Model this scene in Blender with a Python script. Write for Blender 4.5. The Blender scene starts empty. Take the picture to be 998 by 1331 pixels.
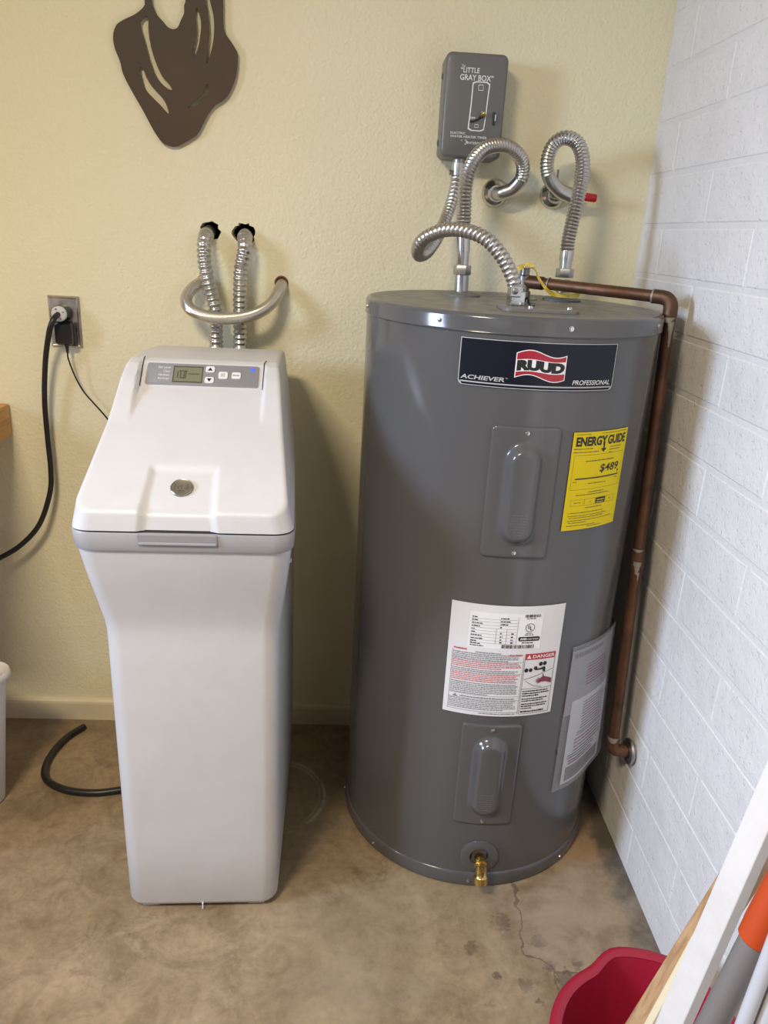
import bpy, math, random
from mathutils import Vector, Matrix
random.seed(7)
C = bpy.context.scene.collection
S = bpy.context.scene
PI = math.pi
sin, cos, rad = math.sin, math.cos, math.radians

# ------------------------------------------------------------------ camera
cam = bpy.data.cameras.new('camera')
cam.sensor_fit = 'VERTICAL'; cam.sensor_height = 36.0
cam.lens = 1003.9/1331*36.0
cam.clip_start = 0.02
camo = bpy.data.objects.new('camera', cam); C.objects.link(camo)
p_, y_, r_ = 0.3471, 0.0554, -0.0546          # pitch down, yaw right, roll
fwd = Vector((sin(y_)*cos(p_), cos(y_)*cos(p_), -sin(p_)))
rgt = Vector((cos(y_), -sin(y_), 0)); dwn = fwd.cross(rgt)
R_ = cos(r_)*rgt + sin(r_)*dwn; D_ = -sin(r_)*rgt + cos(r_)*dwn
camo.matrix_world = Matrix(((R_.x, -D_.x, -fwd.x, -0.6459), (R_.y, -D_.y, -fwd.y, -1.8281),
                            (R_.z, -D_.z, -fwd.z, 1.2914), (0, 0, 0, 1)))
S.camera = camo

# ------------------------------------------------------------------ world, lights, exposure
w = bpy.data.worlds.new('world'); S.world = w; w.use_nodes = True
w.node_tree.nodes['Background'].inputs[0].default_value = (0.75, 0.85, 1.0, 1)
w.node_tree.nodes['Background'].inputs[1].default_value = 0.5
S.view_settings.view_transform = 'Standard'; S.view_settings.look = 'None'
S.view_settings.gamma = 1.0; S.view_settings.exposure = 0.0; S.view_settings.use_curve_mapping = False

def area(name, loc, target, sx, sy, power, col):
    l = bpy.data.lights.new(name, 'AREA'); l.shape = 'RECTANGLE'; l.size = sx; l.size_y = sy
    l.energy = power; l.color = col
    o = bpy.data.objects.new(name, l); C.objects.link(o); o.location = loc
    o.rotation_euler = (Vector(target)-Vector(loc)).to_track_quat('-Z', 'Y').to_euler()
    return o
wl = area('window_daylight', (-3.27, -1.65, 1.62), (-2.0, -1.59, 1.27), 0.62, 0.80, 32, (0.56, 0.71, 1.0))
wl.data.spread = rad(80)              # sky light comes down through the window
area('added_front_fill', (-1.9, -4.37, 1.5), (-1.9, -3.0, 1.5), 1.5, 1.0, 2.5, (0.80, 0.90, 1.0))  # weak fill light added behind the camera, not a known window
area('ceiling_lamp_light', (-1.45, -2.0, 2.385), (-1.45, -2.0, 0), 0.5, 0.3, 55, (1.0, 0.85, 0.62))

# ------------------------------------------------------------------ materials
MATS = {}
def mat(name, col, rough=0.5, metal=0.0, spec=0.5, coat=0.0, coat_rough=0.05):
    m = bpy.data.materials.new(name); m.use_nodes = True
    b = m.node_tree.nodes['Principled BSDF']
    b.inputs['Base Color'].default_value = (*col, 1); b.inputs['Roughness'].default_value = rough
    b.inputs['Metallic'].default_value = metal; b.inputs['Specular IOR Level'].default_value = spec
    b.inputs['Coat Weight'].default_value = coat; b.inputs['Coat Roughness'].default_value = coat_rough
    MATS[name] = m
    return m
class NT:
    def __init__(s, m): s.m = m; s.t = m.node_tree; s.b = s.t.nodes['Principled BSDF']
    def n(s, ty, **kw):
        x = s.t.nodes.new(ty)
        for k, v in kw.items(): setattr(x, k, v)
        return x
    def l(s, a, b): s.t.links.new(a, b)
    def coord(s, kind='Object'): return s.n('ShaderNodeTexCoord').outputs[kind]
    def noise(s, scale, detail=4, rough=0.55, vec=None, dist=0.0):
        x = s.n('ShaderNodeTexNoise'); x.inputs['Scale'].default_value = scale
        x.inputs['Detail'].default_value = detail; x.inputs['Roughness'].default_value = rough
        x.inputs['Distortion'].default_value = dist
        if vec is not None: s.l(vec, x.inputs['Vector'])
        return x.outputs['Fac']
    def ramp(s, fac, stops):
        x = s.n('ShaderNodeValToRGB'); e = x.color_ramp.elements
        while len(e) < len(stops): e.new(0.5)
        for q, (p, c) in zip(e, stops):
            q.position = p; q.color = (*c, 1) if len(c) == 3 else c
        s.l(fac, x.inputs[0]); return x.outputs[0]
    def mix(s, fac, a, b, mode='MIX'):
        x = s.n('ShaderNodeMix', data_type='RGBA', blend_type=mode)
        if isinstance(fac, (int, float)): x.inputs[0].default_value = fac
        else: s.l(fac, x.inputs[0])
        for v, i in ((a, 6), (b, 7)):
            if isinstance(v, tuple): x.inputs[i].default_value = (*v, 1)
            else: s.l(v, x.inputs[i])
        return x.outputs[2]
    def math(s, op, a, b=None, c=None):
        x = s.n('ShaderNodeMath', operation=op)
        for i, v in enumerate((a, b, c)):
            if v is None: continue
            if isinstance(v, (int, float)): x.inputs[i].default_value = v
            else: s.l(v, x.inputs[i])
        return x.outputs[0]
    def bump(s, h, strength=0.3, dist=0.002, prev=None):
        x = s.n('ShaderNodeBump'); x.inputs['Strength'].default_value = strength
        x.inputs['Distance'].default_value = dist; s.l(h, x.inputs['Height'])
        if prev is not None: s.l(prev, x.inputs['Normal'])
        s.l(x.outputs[0], s.b.inputs['Normal']); return x.outputs[0]
    def color(s, c): s.l(c, s.b.inputs['Base Color'])
    def roughness(s, c): s.l(c, s.b.inputs['Roughness'])

m = mat('wall_paint', (0.64, 0.58, 0.43), 0.75, spec=0.25); t = NT(m); v = t.coord()
t.color(t.ramp(t.noise(2.2, 3, 0.5, v), [(0.3, (0.755, 0.70, 0.49)), (0.7, (0.80, 0.745, 0.53))]))
b1 = t.bump(t.noise(150, 3, 0.5, v), 0.6, 0.0028); t.bump(t.noise(60, 2, 0.5, v, 0.6), 0.4, 0.0035, b1)
m = mat('trim_paint', (0.70, 0.62, 0.44), 0.5); t = NT(m); v = t.coord()
t.color(t.ramp(t.noise(8, 4, 0.6, v), [(0.35, (0.66, 0.575, 0.40)), (0.7, (0.71, 0.63, 0.45))]))
m = mat('block_paint', (0.80, 0.77, 0.72), 0.6, spec=0.35); t = NT(m)
g = t.n('ShaderNodeNewGeometry').outputs['Position']
t.color(t.ramp(t.noise(3.5, 4, 0.6, g), [(0.3, (0.68, 0.655, 0.625)), (0.55, (0.735, 0.715, 0.69)), (0.8, (0.755, 0.735, 0.71))]))
pit = t.ramp(t.noise(95, 3, 0.55, g), [(0.28, (0, 0, 0)), (0.42, (1, 1, 1))])
b1 = t.bump(t.noise(200, 4, 0.65, g), 0.6, 0.0022); b2 = t.bump(pit, 0.55, 0.0022, b1)
t.bump(t.noise(14, 3, 0.5, g), 0.5, 0.010, b2)
m = mat('mortar_paint', (0.78, 0.75, 0.70), 0.65, spec=0.3); t = NT(m); v = t.coord()
t.color(t.ramp(t.noise(9, 3, 0.6, v), [(0.3, (0.66, 0.645, 0.62)), (0.7, (0.72, 0.705, 0.685))]))
t.bump(t.noise(130, 4, 0.6, v), 0.5, 0.003)

# stained concrete floor: mottling, old ring marks, grime along the block wall, a chipped patch
m = mat('concrete', (0.25, 0.2, 0.14), 0.5, spec=0.4); t = NT(m); v = t.coord()
c1 = t.ramp(t.noise(3.1, 8, 0.62, v, 0.9), [(0.28, (0.19, 0.133, 0.078)), (0.45, (0.285, 0.21, 0.126)), (0.6, (0.345, 0.262, 0.162)), (0.78, (0.43, 0.335, 0.22))])
c2 = t.ramp(t.noise(11, 7, 0.65, v, 1.4), [(0.33, (0.70, 0.67, 0.64)), (0.55, (1, 1, 1)), (0.75, (1.14, 1.12, 1.08))])
col = t.mix(0.95, c1, c2, 'MULTIPLY')
fine = t.ramp(t.noise(70, 4, 0.7, v), [(0.3, (0.82, 0.81, 0.8)), (0.65, (1.06, 1.06, 1.06))])
col = t.mix(0.95, col, fine, 'MULTIPLY')
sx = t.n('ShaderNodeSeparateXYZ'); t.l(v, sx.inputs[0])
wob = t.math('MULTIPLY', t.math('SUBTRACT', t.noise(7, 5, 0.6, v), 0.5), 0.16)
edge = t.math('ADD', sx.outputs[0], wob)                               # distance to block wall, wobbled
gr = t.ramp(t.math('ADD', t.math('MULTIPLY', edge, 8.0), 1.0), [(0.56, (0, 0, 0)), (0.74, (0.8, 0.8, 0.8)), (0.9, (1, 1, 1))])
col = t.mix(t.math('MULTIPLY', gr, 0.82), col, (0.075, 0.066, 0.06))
def ring(cx, cy, r, wd, strength, colr, col):
    d = t.n('ShaderNodeVectorMath', operation='DISTANCE'); t.l(v, d.inputs[0]); d.inputs[1].default_value = (cx, cy, 0)
    q = t.math('ABSOLUTE', t.math('SUBTRACT', d.outputs['Value'], r))
    q = t.math('SUBTRACT', 1.0, t.math('MINIMUM', t.math('DIVIDE', q, wd), 1.0))
    brk = t.ramp(t.noise(13, 3, 0.5, v), [(0.42, (0, 0, 0)), (0.56, (1, 1, 1))])
    return t.mix(t.math('MULTIPLY', t.math('MULTIPLY', q, brk), strength), col, colr)
col = ring(-0.80, -0.30, 0.132, 0.006, 0.8, (0.52, 0.45, 0.34), col)
col = ring(-0.80, -0.30, 0.121, 0.004, 0.6, (0.50, 0.43, 0.33), col)
col = ring(-0.78, -0.31, 0.05, 0.055, 0.55, (0.36, 0.32, 0.26), col)
def blotch(cx, cy, r, colr, strength, col, sc=22, soft=0.28):
    d = t.n('ShaderNodeVectorMath', operation='DISTANCE'); t.l(v, d.inputs[0]); d.inputs[1].default_value = (cx, cy, 0)
    q = t.math('ADD', t.math('DIVIDE', d.outputs['Value'], r), t.math('MULTIPLY', t.math('SUBTRACT', t.noise(sc, 5, 0.7, v), 0.5), 2.6))
    k = t.ramp(q, [(0.55-soft, (1, 1, 1)), (0.55+soft, (0, 0, 0))])
    return t.mix(t.math('MULTIPLY', k, strength), col, colr)
for (bx, by, br, bs) in ((-0.30, -0.66, 0.030, 0.7), (-0.235, -0.705, 0.026, 0.8), (-0.37, -0.72, 0.022, 0.55), (-0.20, -0.79, 0.035, 0.8), (-0.17, -0.755, 0.02, 0.8), (-0.225, -0.76, 0.018, 0.8), (-0.28, -0.80, 0.022, 0.5), (-0.33, -0.78, 0.012, 0.7), (-0.26, -0.83, 0.014, 0.7), (-1.05, -0.74, 0.10, 0.22)):
    col = blotch(bx, by, br, (0.085, 0.06, 0.042), bs, col, 60, 0.13)
col = blotch(-0.165, -0.63, 0.24, (0.46, 0.38, 0.28), 0.5, col, 12, 0.5)
col = blotch(-0.60, -0.74, 0.22, (0.42, 0.345, 0.25), 0.4, col, 9, 0.5)
col = blotch(-0.095, -0.455, 0.085, (0.42, 0.26, 0.14), 0.7, col, 8)
# hairline cracks
wv = t.n('ShaderNodeTexVoronoi', feature='DISTANCE_TO_EDGE'); wv.inputs['Scale'].default_value = 2.1
nv = t.n('ShaderNodeVectorMath', operation='ADD'); t.l(v, nv.inputs[0])
nz = t.n('ShaderNodeTexNoise'); nz.inputs['Scale'].default_value = 5; nz.inputs['Detail'].default_value = 6; t.l(v, nz.inputs['Vector'])
sc_ = t.n('ShaderNodeVectorMath', operation='SCALE'); t.l(nz.outputs['Color'], sc_.inputs[0]); sc_.inputs['Scale'].default_value = 0.35
t.l(sc_.outputs[0], nv.inputs[1]); t.l(nv.outputs[0], wv.inputs['Vector'])
crk = t.math('LESS_THAN', wv.outputs['Distance'], 0.0055)
near = t.ramp(t.math('ADD', sx.outputs[0], 1.0), [(0.38, (0, 0, 0)), (0.62, (1, 1, 1))])
col = t.mix(t.math('MULTIPLY', t.math('MULTIPLY', crk, near), 0.6), col, (0.09, 0.07, 0.05))
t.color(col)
t.roughness(t.ramp(t.noise(5, 5, 0.6, v), [(0.3, (0.42,)*3), (0.7, (0.62,)*3)]))
b1 = t.bump(t.noise(9, 5, 0.6, v), 0.2, 0.006); t.bump(t.noise(120, 4, 0.6, v), 0.12, 0.001, b1)

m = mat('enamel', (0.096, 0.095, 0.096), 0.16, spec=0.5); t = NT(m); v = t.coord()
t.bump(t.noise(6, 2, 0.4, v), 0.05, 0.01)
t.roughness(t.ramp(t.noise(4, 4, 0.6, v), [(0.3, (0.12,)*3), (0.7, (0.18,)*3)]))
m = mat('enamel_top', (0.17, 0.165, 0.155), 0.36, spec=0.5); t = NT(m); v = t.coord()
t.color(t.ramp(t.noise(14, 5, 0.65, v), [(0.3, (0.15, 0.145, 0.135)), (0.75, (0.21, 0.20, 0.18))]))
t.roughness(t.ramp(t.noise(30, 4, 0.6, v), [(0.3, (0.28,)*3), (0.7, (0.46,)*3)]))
m = mat('softener_white', (0.80, 0.79, 0.785), 0.42, spec=0.45); t = NT(m); v = t.coord()
t.color(t.ramp(t.noise(7, 5, 0.6, v, 1.0), [(0.3, (0.57, 0.565, 0.575)), (0.6, (0.60, 0.595, 0.61))]))
t.bump(t.noise(420, 2, 0.5, v), 0.06, 0.0005)
mat('softener_grey', (0.35, 0.345, 0.36), 0.42); mat('grip_grey', (0.27, 0.265, 0.275), 0.45)
mat('gap_dark', (0.03, 0.03, 0.03), 0.7)
mat('panel_grey', (0.26, 0.26, 0.275), 0.4); mat('lcd', (0.19, 0.195, 0.125), 0.25); mat('lcd_dark', (0.075, 0.08, 0.05), 0.4)
mat('button_white', (0.72, 0.72, 0.72), 0.4); mat('print_white', (0.78, 0.78, 0.78), 0.5)
m = mat('led_blue', (0.06, 0.08, 0.7), 0.3); m.node_tree.nodes['Principled BSDF'].inputs['Emission Color'].default_value = (0.08, 0.15, 1, 1); m.node_tree.nodes['Principled BSDF'].inputs['Emission Strength'].default_value = 0.8
mat('medallion', (0.33, 0.31, 0.26), 0.32, metal=0.85); mat('medallion_relief', (0.52, 0.49, 0.42), 0.3, metal=0.85)
def metal(name, col, rough, sc=30, dark=0.7):
    m = mat(name, col, rough, metal=1.0); t = NT(m); v = t.coord()
    t.color(t.ramp(t.noise(sc, 4, 0.6, v), [(0.3, tuple(c*dark for c in col)), (0.65, col)]))
    t.roughness(t.ramp(t.noise(sc*1.7, 3, 0.6, v), [(0.3, (rough*0.75,)*3), (0.7, (min(1, rough*1.3),)*3)]))
metal('steel', (0.62, 0.605, 0.58), 0.30, 5, 0.85); metal('galvanised', (0.60, 0.60, 0.59), 0.35); metal('chrome', (0.70, 0.70, 0.69), 0.16)
metal('dull_steel', (0.40, 0.39, 0.37), 0.36); metal('screw_metal', (0.75, 0.75, 0.74), 0.25); metal('brushed_plate', (0.60, 0.575, 0.53), 0.34, 40, 0.85)
metal('brass', (0.72, 0.50, 0.18), 0.26)
m = mat('braid', (0.66, 0.63, 0.58), 0.3, metal=1.0); t = NT(m); v = t.coord()
wv = t.n('ShaderNodeTexWave', wave_type='BANDS', bands_direction='DIAGONAL'); wv.inputs['Scale'].default_value = 140; t.l(v, wv.inputs['Vector'])
t.bump(wv.outputs['Fac'], 0.5, 0.0008)
m = mat('copper', (0.20, 0.095, 0.05), 0.45, metal=0.65); t = NT(m); v = t.coord()
t.color(t.ramp(t.noise(11, 6, 0.65, v), [(0.28, (0.055, 0.033, 0.023)), (0.5, (0.125, 0.064, 0.036)), (0.74, (0.20, 0.096, 0.052))]))
t.roughness(t.ramp(t.noise(18, 4, 0.6, v), [(0.3, (0.34,)*3), (0.7, (0.58,)*3)]))
mat('solder', (0.30, 0.27, 0.23), 0.55, metal=0.5)
mat('black_rubber', (0.012, 0.012, 0.013), 0.38); mat('black_plastic', (0.014, 0.015, 0.018), 0.35); mat('dark_hole', (0.01, 0.009, 0.008), 0.9)
mat('plug_white', (0.62, 0.61, 0.60), 0.45); mat('plaster_edge', (0.80, 0.78, 0.74), 0.8); mat('red_ring', (0.16, 0.05, 0.03), 0.6)
m = mat('art_brown', (0.062, 0.042, 0.026), 0.5, spec=0.25); t = NT(m); v = t.coord()
t.color(t.ramp(t.noise(5, 4, 0.6, v), [(0.3, (0.050, 0.036, 0.024)), (0.7, (0.075, 0.047, 0.026))]))
m = mat('timer_grey', (0.135, 0.135, 0.128), 0.42, coat=0.2, coat_rough=0.2); t = NT(m); v = t.coord(); t.bump(t.noise(260, 2, 0.5, v), 0.08, 0.0006)
mat('timer_groove', (0.11, 0.11, 0.105), 0.5)
mat('navy', (0.008, 0.010, 0.018), 0.3, spec=0.3); mat('logo_red', (0.36, 0.018, 0.035), 0.3); mat('ink_black', (0.012, 0.012, 0.012), 0.5); mat('ink_grey', (0.26, 0.26, 0.27), 0.5)
mat('silver_ink', (0.42, 0.42, 0.42), 0.4); mat('ink_red', (0.50, 0.03, 0.045), 0.5); mat('ink_pink', (0.55, 0.16, 0.16), 0.5); mat('ink_maroon', (0.22, 0.035, 0.06), 0.5)
mat('energy_yellow', (0.72, 0.56, 0.004), 0.55, spec=0.25); mat('label_white', (0.74, 0.74, 0.75), 0.45); mat('sticker_white', (0.84, 0.84, 0.84), 0.4)
m = mat('clear_plastic', (0.50, 0.50, 0.52), 0.25); m.node_tree.nodes['Principled BSDF'].inputs['Alpha'].default_value = 0.20
m = mat('yellow_tag', (0.72, 0.55, 0.04), 0.5); t = NT(m); v = t.coord()
t.color(t.ramp(t.noise(60, 3, 0.6, v), [(0.35, (0.50, 0.36, 0.03)), (0.6, (0.76, 0.62, 0.12))]))
mat('handle_red', (0.52, 0.012, 0.02), 0.35); mat('grey_gasket', (0.16, 0.155, 0.15), 0.5)
def wood(name, stops, sc=(1.0, 1.0, 14.0), dirn='X'):
    m = mat(name, stops[1][1], 0.55); t = NT(m); v = t.coord()
    mp = t.n('ShaderNodeMapping'); mp.inputs['Scale'].default_value = sc; t.l(v, mp.inputs[0])
    n1 = t.noise(3.0, 6, 0.6, mp.outputs[0], 1.5)
    t.color(t.ramp(n1, stops)); t.bump(n1, 0.15, 0.002)
wood('pine', [(0.3, (0.26, 0.13, 0.055)), (0.5, (0.38, 0.225, 0.11)), (0.72, (0.45, 0.29, 0.155))], (14, 14, 1.2))
wood('bench_wood', [(0.3, (0.42, 0.20, 0.06)), (0.5, (0.60, 0.32, 0.10)), (0.72, (0.70, 0.42, 0.16))], (6, 1.2, 14))
m = mat('board_white', (0.80, 0.78, 0.75), 0.45); t = NT(m); v = t.coord()
t.color(t.ramp(t.noise(9, 6, 0.7, v), [(0.3, (0.52, 0.49, 0.45)), (0.5, (0.57, 0.545, 0.51)), (0.8, (0.59, 0.57, 0.54))])); t.bump(t.noise(40, 4, 0.6, v), 0.15, 0.001)
mat('cream_wood', (0.60, 0.52, 0.34), 0.55)
mat('pole_grey', (0.15, 0.135, 0.125), 0.45); mat('pole_orange', (0.40, 0.048, 0.006), 0.45); mat('pvc_white', (0.42, 0.42, 0.435), 0.35)
mat('bucket_red', (0.30, 0.010, 0.030), 0.36, spec=0.45); mat('bin_white', (0.74, 0.73, 0.71), 0.45)
mat('ceiling_paint', (0.66, 0.62, 0.54), 0.8); mat('garage_wall', (0.24, 0.22, 0.19), 0.8); mat('frame_white', (0.75, 0.75, 0.73), 0.5); mat('bench_leg', (0.45, 0.26, 0.10), 0.6)

# ------------------------------------------------------------------ mesh building
ORG = {}
class MB:
    def __init__(s): s.v = []; s.f = []
    def add(s, vs, fs):
        o = len(s.v); s.v += [tuple(q) for q in vs]; s.f += [tuple(i+o for i in f) for f in fs]; return s
    def box(s, x0, x1, y0, y1, z0, z1, M=None):
        vs = [Vector((x, y, z)) for z in (z0, z1) for y in (y0, y1) for x in (x0, x1)]
        if M is not None: vs = [M @ q for q in vs]
        return s.add(vs, [(0, 2, 3, 1), (4, 5, 7, 6), (0, 1, 5, 4), (2, 6, 7, 3), (0, 4, 6, 2), (1, 3, 7, 5)])
    def cyl(s, a, b, r0, r1=None, n=20, caps=True):
        return s.lathe(a, b, [(0, r0), (1, r0 if r1 is None else r1)], n, caps, rel=True)
    def lathe(s, a, b, prof, n=24, caps=True, rel=False):
        a = Vector(a); d = Vector(b)-a; L = d.length; d.normalize()
        u = d.orthogonal().normalized(); q = d.cross(u)
        o = len(s.v)
        for t_, r in prof:
            c = a + d*(t_*L if rel else t_)
            for k in range(n):
                g = 2*PI*k/n; s.v.append(tuple(c + u*(r*cos(g)) + q*(r*sin(g))))
        m_ = len(prof)
        for i in range(m_-1):
            for k in range(n):
                k2 = (k+1) % n; s.f.append((o+i*n+k, o+i*n+k2, o+(i+1)*n+k2, o+(i+1)*n+k))
        if caps:
            s.f.append(tuple(o+k for k in reversed(range(n)))); s.f.append(tuple(o+(m_-1)*n+k for k in range(n)))
        return s
    def tube(s, pts, rad_, n=14, caps=True):
        """pts: list of Vectors; rad_: float or list"""
        P = [Vector(p) for p in pts]; N = len(P)
        R = rad_ if isinstance(rad_, (list, tuple)) else [rad_]*N
        T = [(P[min(i+1, N-1)]-P[max(i-1, 0)]).normalized() for i in range(N)]
        u = T[0].orthogonal().normalized(); o = len(s.v)
        for i in range(N):
            u = (u - T[i]*u.dot(T[i])).normalized(); q = T[i].cross(u)
            for k in range(n):
                g = 2*PI*k/n; s.v.append(tuple(P[i] + u*(R[i]*cos(g)) + q*(R[i]*sin(g))))
        for i in range(N-1):
            for k in range(n):
                k2 = (k+1) % n; s.f.append((o+i*n+k, o+i*n+k2, o+(i+1)*n+k2, o+(i+1)*n+k))
        if caps:
            s.f.append(tuple(o+k for k in reversed(range(n)))); s.f.append(tuple(o+(N-1)*n+k for k in range(n)))
        return s
    def loft(s, rings, cap0=True, cap1=True):
        o = len(s.v); n = len(rings[0])
        for r in rings: s.v += [tuple(p) for p in r]
        for i in range(len(rings)-1):
            for k in range(n):
                k2 = (k+1) % n; s.f.append((o+i*n+k, o+i*n+k2, o+(i+1)*n+k2, o+(i+1)*n+k))
        if cap0: s.f.append(tuple(o+k for k in reversed(range(n))))
        if cap1: s.f.append(tuple(o+(len(rings)-1)*n+k for k in range(n)))
        return s
    def build(s, name, mt, parent=None, smooth=True, bevel=0, kind=None, label=None, angle=38):
        me = bpy.data.meshes.new(name)
        base = ORG.get(parent, Vector((0, 0, 0))) if parent else Vector((0, 0, 0))
        me.from_pydata([tuple(Vector(q)-base) for q in s.v], [], s.f); me.validate(); me.update()
        me.materials.append(MATS[mt])
        import bmesh
        bm = bmesh.new(); bm.from_mesh(me); bmesh.ops.recalc_face_normals(bm, faces=bm.faces); bm.to_mesh(me); bm.free()
        if smooth:
            me.shade_smooth(); me.set_sharp_from_angle(angle=rad(angle))
        o = bpy.data.objects.new(name, me); C.objects.link(o)
        if parent: o.parent = parent; ORG[o] = base
        if bevel:
            md = o.modifiers.new('bevel', 'BEVEL'); md.width = bevel; md.segments = 2; md.limit_method = 'ANGLE'
        if kind: o['kind'] = kind
        if label: o['label'] = label
        return o
def thing(name, loc, label, cat, rz=0, group=None):
    o = bpy.data.objects.new(name, None); C.objects.link(o); o.location = loc; o.rotation_euler = (0, 0, rz)
    o.empty_display_size = 0.05
    o['label'] = label; o['category'] = cat
    if group: o['group'] = group
    ORG[o] = Vector(loc) if rz == 0 else Vector((0, 0, 0))    # rotated things are built in their own coordinates
    return o
def tag(o, label, cat, group=None):
    o['label'] = label; o['category'] = cat
    if group: o['group'] = group
    return o
def catmull(pts, step=0.004):
    P = [Vector(p) for p in pts]; P = [2*P[0]-P[1]] + P + [2*P[-1]-P[-2]]
    out = []
    for i in range(1, len(P)-2):
        a, b, c, d = P[i-1:i+3]
        n = max(2, int((c-b).length/step*2))
        for k in range(n):
            u = k/n
            out.append(0.5*((2*b) + (c-a)*u + (2*a-5*b+4*c-d)*u*u + (3*b-a-3*c+d)*u**3))
    out.append(P[-2])
    # resample evenly
    L = [0]
    for i in range(1, len(out)): L.append(L[-1]+(out[i]-out[i-1]).length)
    n = max(2, int(L[-1]/step)); res = []; j = 0
    for k in range(n+1):
        q = L[-1]*k/n
        while j < len(L)-2 and L[j+1] < q: j += 1
        u = (q-L[j])/max(1e-9, L[j+1]-L[j]); res.append(out[j].lerp(out[j+1], min(1, u)))
    return res, L[-1]
def corrugated(pts, r, amp, pitch, smooth0=0.0, smooth1=0.0, n=14, sharp=False):
    P, L = catmull(pts, pitch/6); R = []
    for i in range(len(P)):
        q = L*i/(len(P)-1)
        k = 1.0 if smooth0 <= q <= L-smooth1 else 0.0
        wv_ = 0.5-0.5*cos(2*PI*q/pitch)
        if sharp: wv_ = wv_**0.5
        R.append(r - amp + amp*wv_ if k else r-amp*0.4)
    return MB().tube(P, R, n)
# outlines and text -------------------------------------------------
def poly_curve(outlines, extrude):
    """filled 2D outlines (with holes) -> verts, faces of an extruded solid in local xy, z in [-extrude, extrude]"""
    cu = bpy.data.curves.new('tmp', 'CURVE'); cu.dimensions = '2D'; cu.fill_mode = 'BOTH'; cu.extrude = extrude
    for pts in outlines:
        sp = cu.splines.new('POLY'); sp.points.add(len(pts)-1)
        for q, p in zip(sp.points, pts): q.co = (p[0], p[1], 0, 1)
        sp.use_cyclic_u = True
    return _grab(cu)
def _grab(cu):
    o = bpy.data.objects.new('tmp', cu); C.objects.link(o)
    me = o.to_mesh(); vs = [tuple(q.co) for q in me.vertices]; fs = [tuple(p.vertices) for p in me.polygons]
    o.to_mesh_clear(); bpy.data.objects.remove(o); bpy.data.curves.remove(cu)
    return vs, fs
def smooth_outline(pts, n=6):
    P = [Vector((p[0], p[1])) for p in pts]; N = len(P); out = []
    for i in range(N):
        a, b, c, d = P[i-1], P[i], P[(i+1) % N], P[(i+2) % N]
        for k in range(n):
            u = k/n; q = 0.5*((2*b) + (c-a)*u + (2*a-5*b+4*c-d)*u*u + (3*b-a-3*c+d)*u**3); out.append((q.x, q.y))
    return out
def text2d(s, x0, x1, y0, y1, bold=0.0, shear=0.0, keep=False):
    """text as flat 2D mesh fitted in the box"""
    cu = bpy.data.curves.new('tmp', 'FONT'); cu.body = s; cu.size = 1; cu.offset = bold; cu.shear = shear; cu.resolution_u = 3
    vs, fs = _grab(cu)
    if not vs: return [], []
    ax = min(v[0] for v in vs); bx = max(v[0] for v in vs); ay = min(v[1] for v in vs); by = max(v[1] for v in vs)
    kx = (x1-x0)/(bx-ax); ky = (y1-y0)/(by-ay)
    if keep: kx = min(kx, ky)
    return [(x0+(v[0]-ax)*kx, y0+(v[1]-ay)*ky) for v in vs], fs
class Flat:
    """flat print: collects 2D shapes, then maps them onto a surface"""
    def __init__(s): s.v = []; s.f = []
    def add(s, vs, fs):
        o = len(s.v); s.v += list(vs); s.f += [tuple(i+o for i in f) for f in fs]; return s
    def text(s, *a, **k): return s.add(*text2d(*a, **k))
    def rect(s, x0, x1, y0, y1, seg=0.012):
        n = max(1, int(abs(x1-x0)/seg)); vs = []; fs = []
        for i in range(n+1):
            x = x0+(x1-x0)*i/n; vs += [(x, y0), (x, y1)]
        for i in range(n): fs.append((2*i, 2*i+2, 2*i+3, 2*i+1))
        return s.add(vs, fs)
    def frame(s, x0, x1, y0, y1, t_):
        s.rect(x0, x1, y0, y0+t_); s.rect(x0, x1, y1-t_, y1); s.rect(x0, x0+t_, y0, y1); s.rect(x1-t_, x1, y0, y1); return s
    def poly(s, pts): return s.add(pts, [tuple(range(len(pts)))])
    def band(s, top, bot):
        n = len(top); return s.add(list(top)+list(bot), [(i, i+1, n+i+1, n+i) for i in range(n-1)])
    def ringo(s, cx, cy, r0, r1, n=28):
        o = [(cx+r*cos(2*PI*k/n), cy+r*sin(2*PI*k/n)) for r in (r0, r1) for k in range(n)]
        return s.add(o, [(k, (k+1) % n, n+(k+1) % n, n+k) for k in range(n)])
    def disc(s, cx, cy, rx, ry=None, n=20):
        ry = ry or rx; return s.poly([(cx+rx*cos(2*PI*k/n), cy+ry*sin(2*PI*k/n)) for k in range(n)])
    def lines(s, x0, x1, y1, y0, n, fill=0.5, rnd=None, last=1.0, wmin=0.002, wmax=0.008, gap=0.0009):
        rnd = rnd or random.Random(3); p = (y1-y0)/n
        for i in range(n):
            y = y1-(i+0.75)*p; x = x0; xe = x0+(x1-x0)*((last if i == n-1 else rnd.uniform(0.93, 1.0)))
            while x < xe-wmin*0.5:
                wd = min(rnd.uniform(wmin, wmax), xe-x); s.rect(x, x+wd, y, y+p*fill*rnd.uniform(0.75, 1.0)); x += wd+gap
        return s
    def build(s, name, mt, fn, parent, **k):
        mb = MB(); mb.v = [fn(*q) for q in s.v]; mb.f = s.f
        return mb.build(name, mt, parent, smooth=False, **k)
def rrect(hw, hf, hb, r, n=6, hwb=None):
    """rounded trapezoid outline, front at y=hf, back at y=hb, half width hw at the front and hwb at the back"""
    hwb = hw if hwb is None else hwb; out = []
    for (cx, cy, a0) in ((hw-r, hf+r, -90), (hwb-r, hb-r, 0), (-hwb+r, hb-r, 90), (-hw+r, hf+r, 180)):
        for k in range(n+1):
            g = rad(a0+90*k/n); out.append((cx+r*cos(g), cy+r*sin(g)))
    return out
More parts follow.
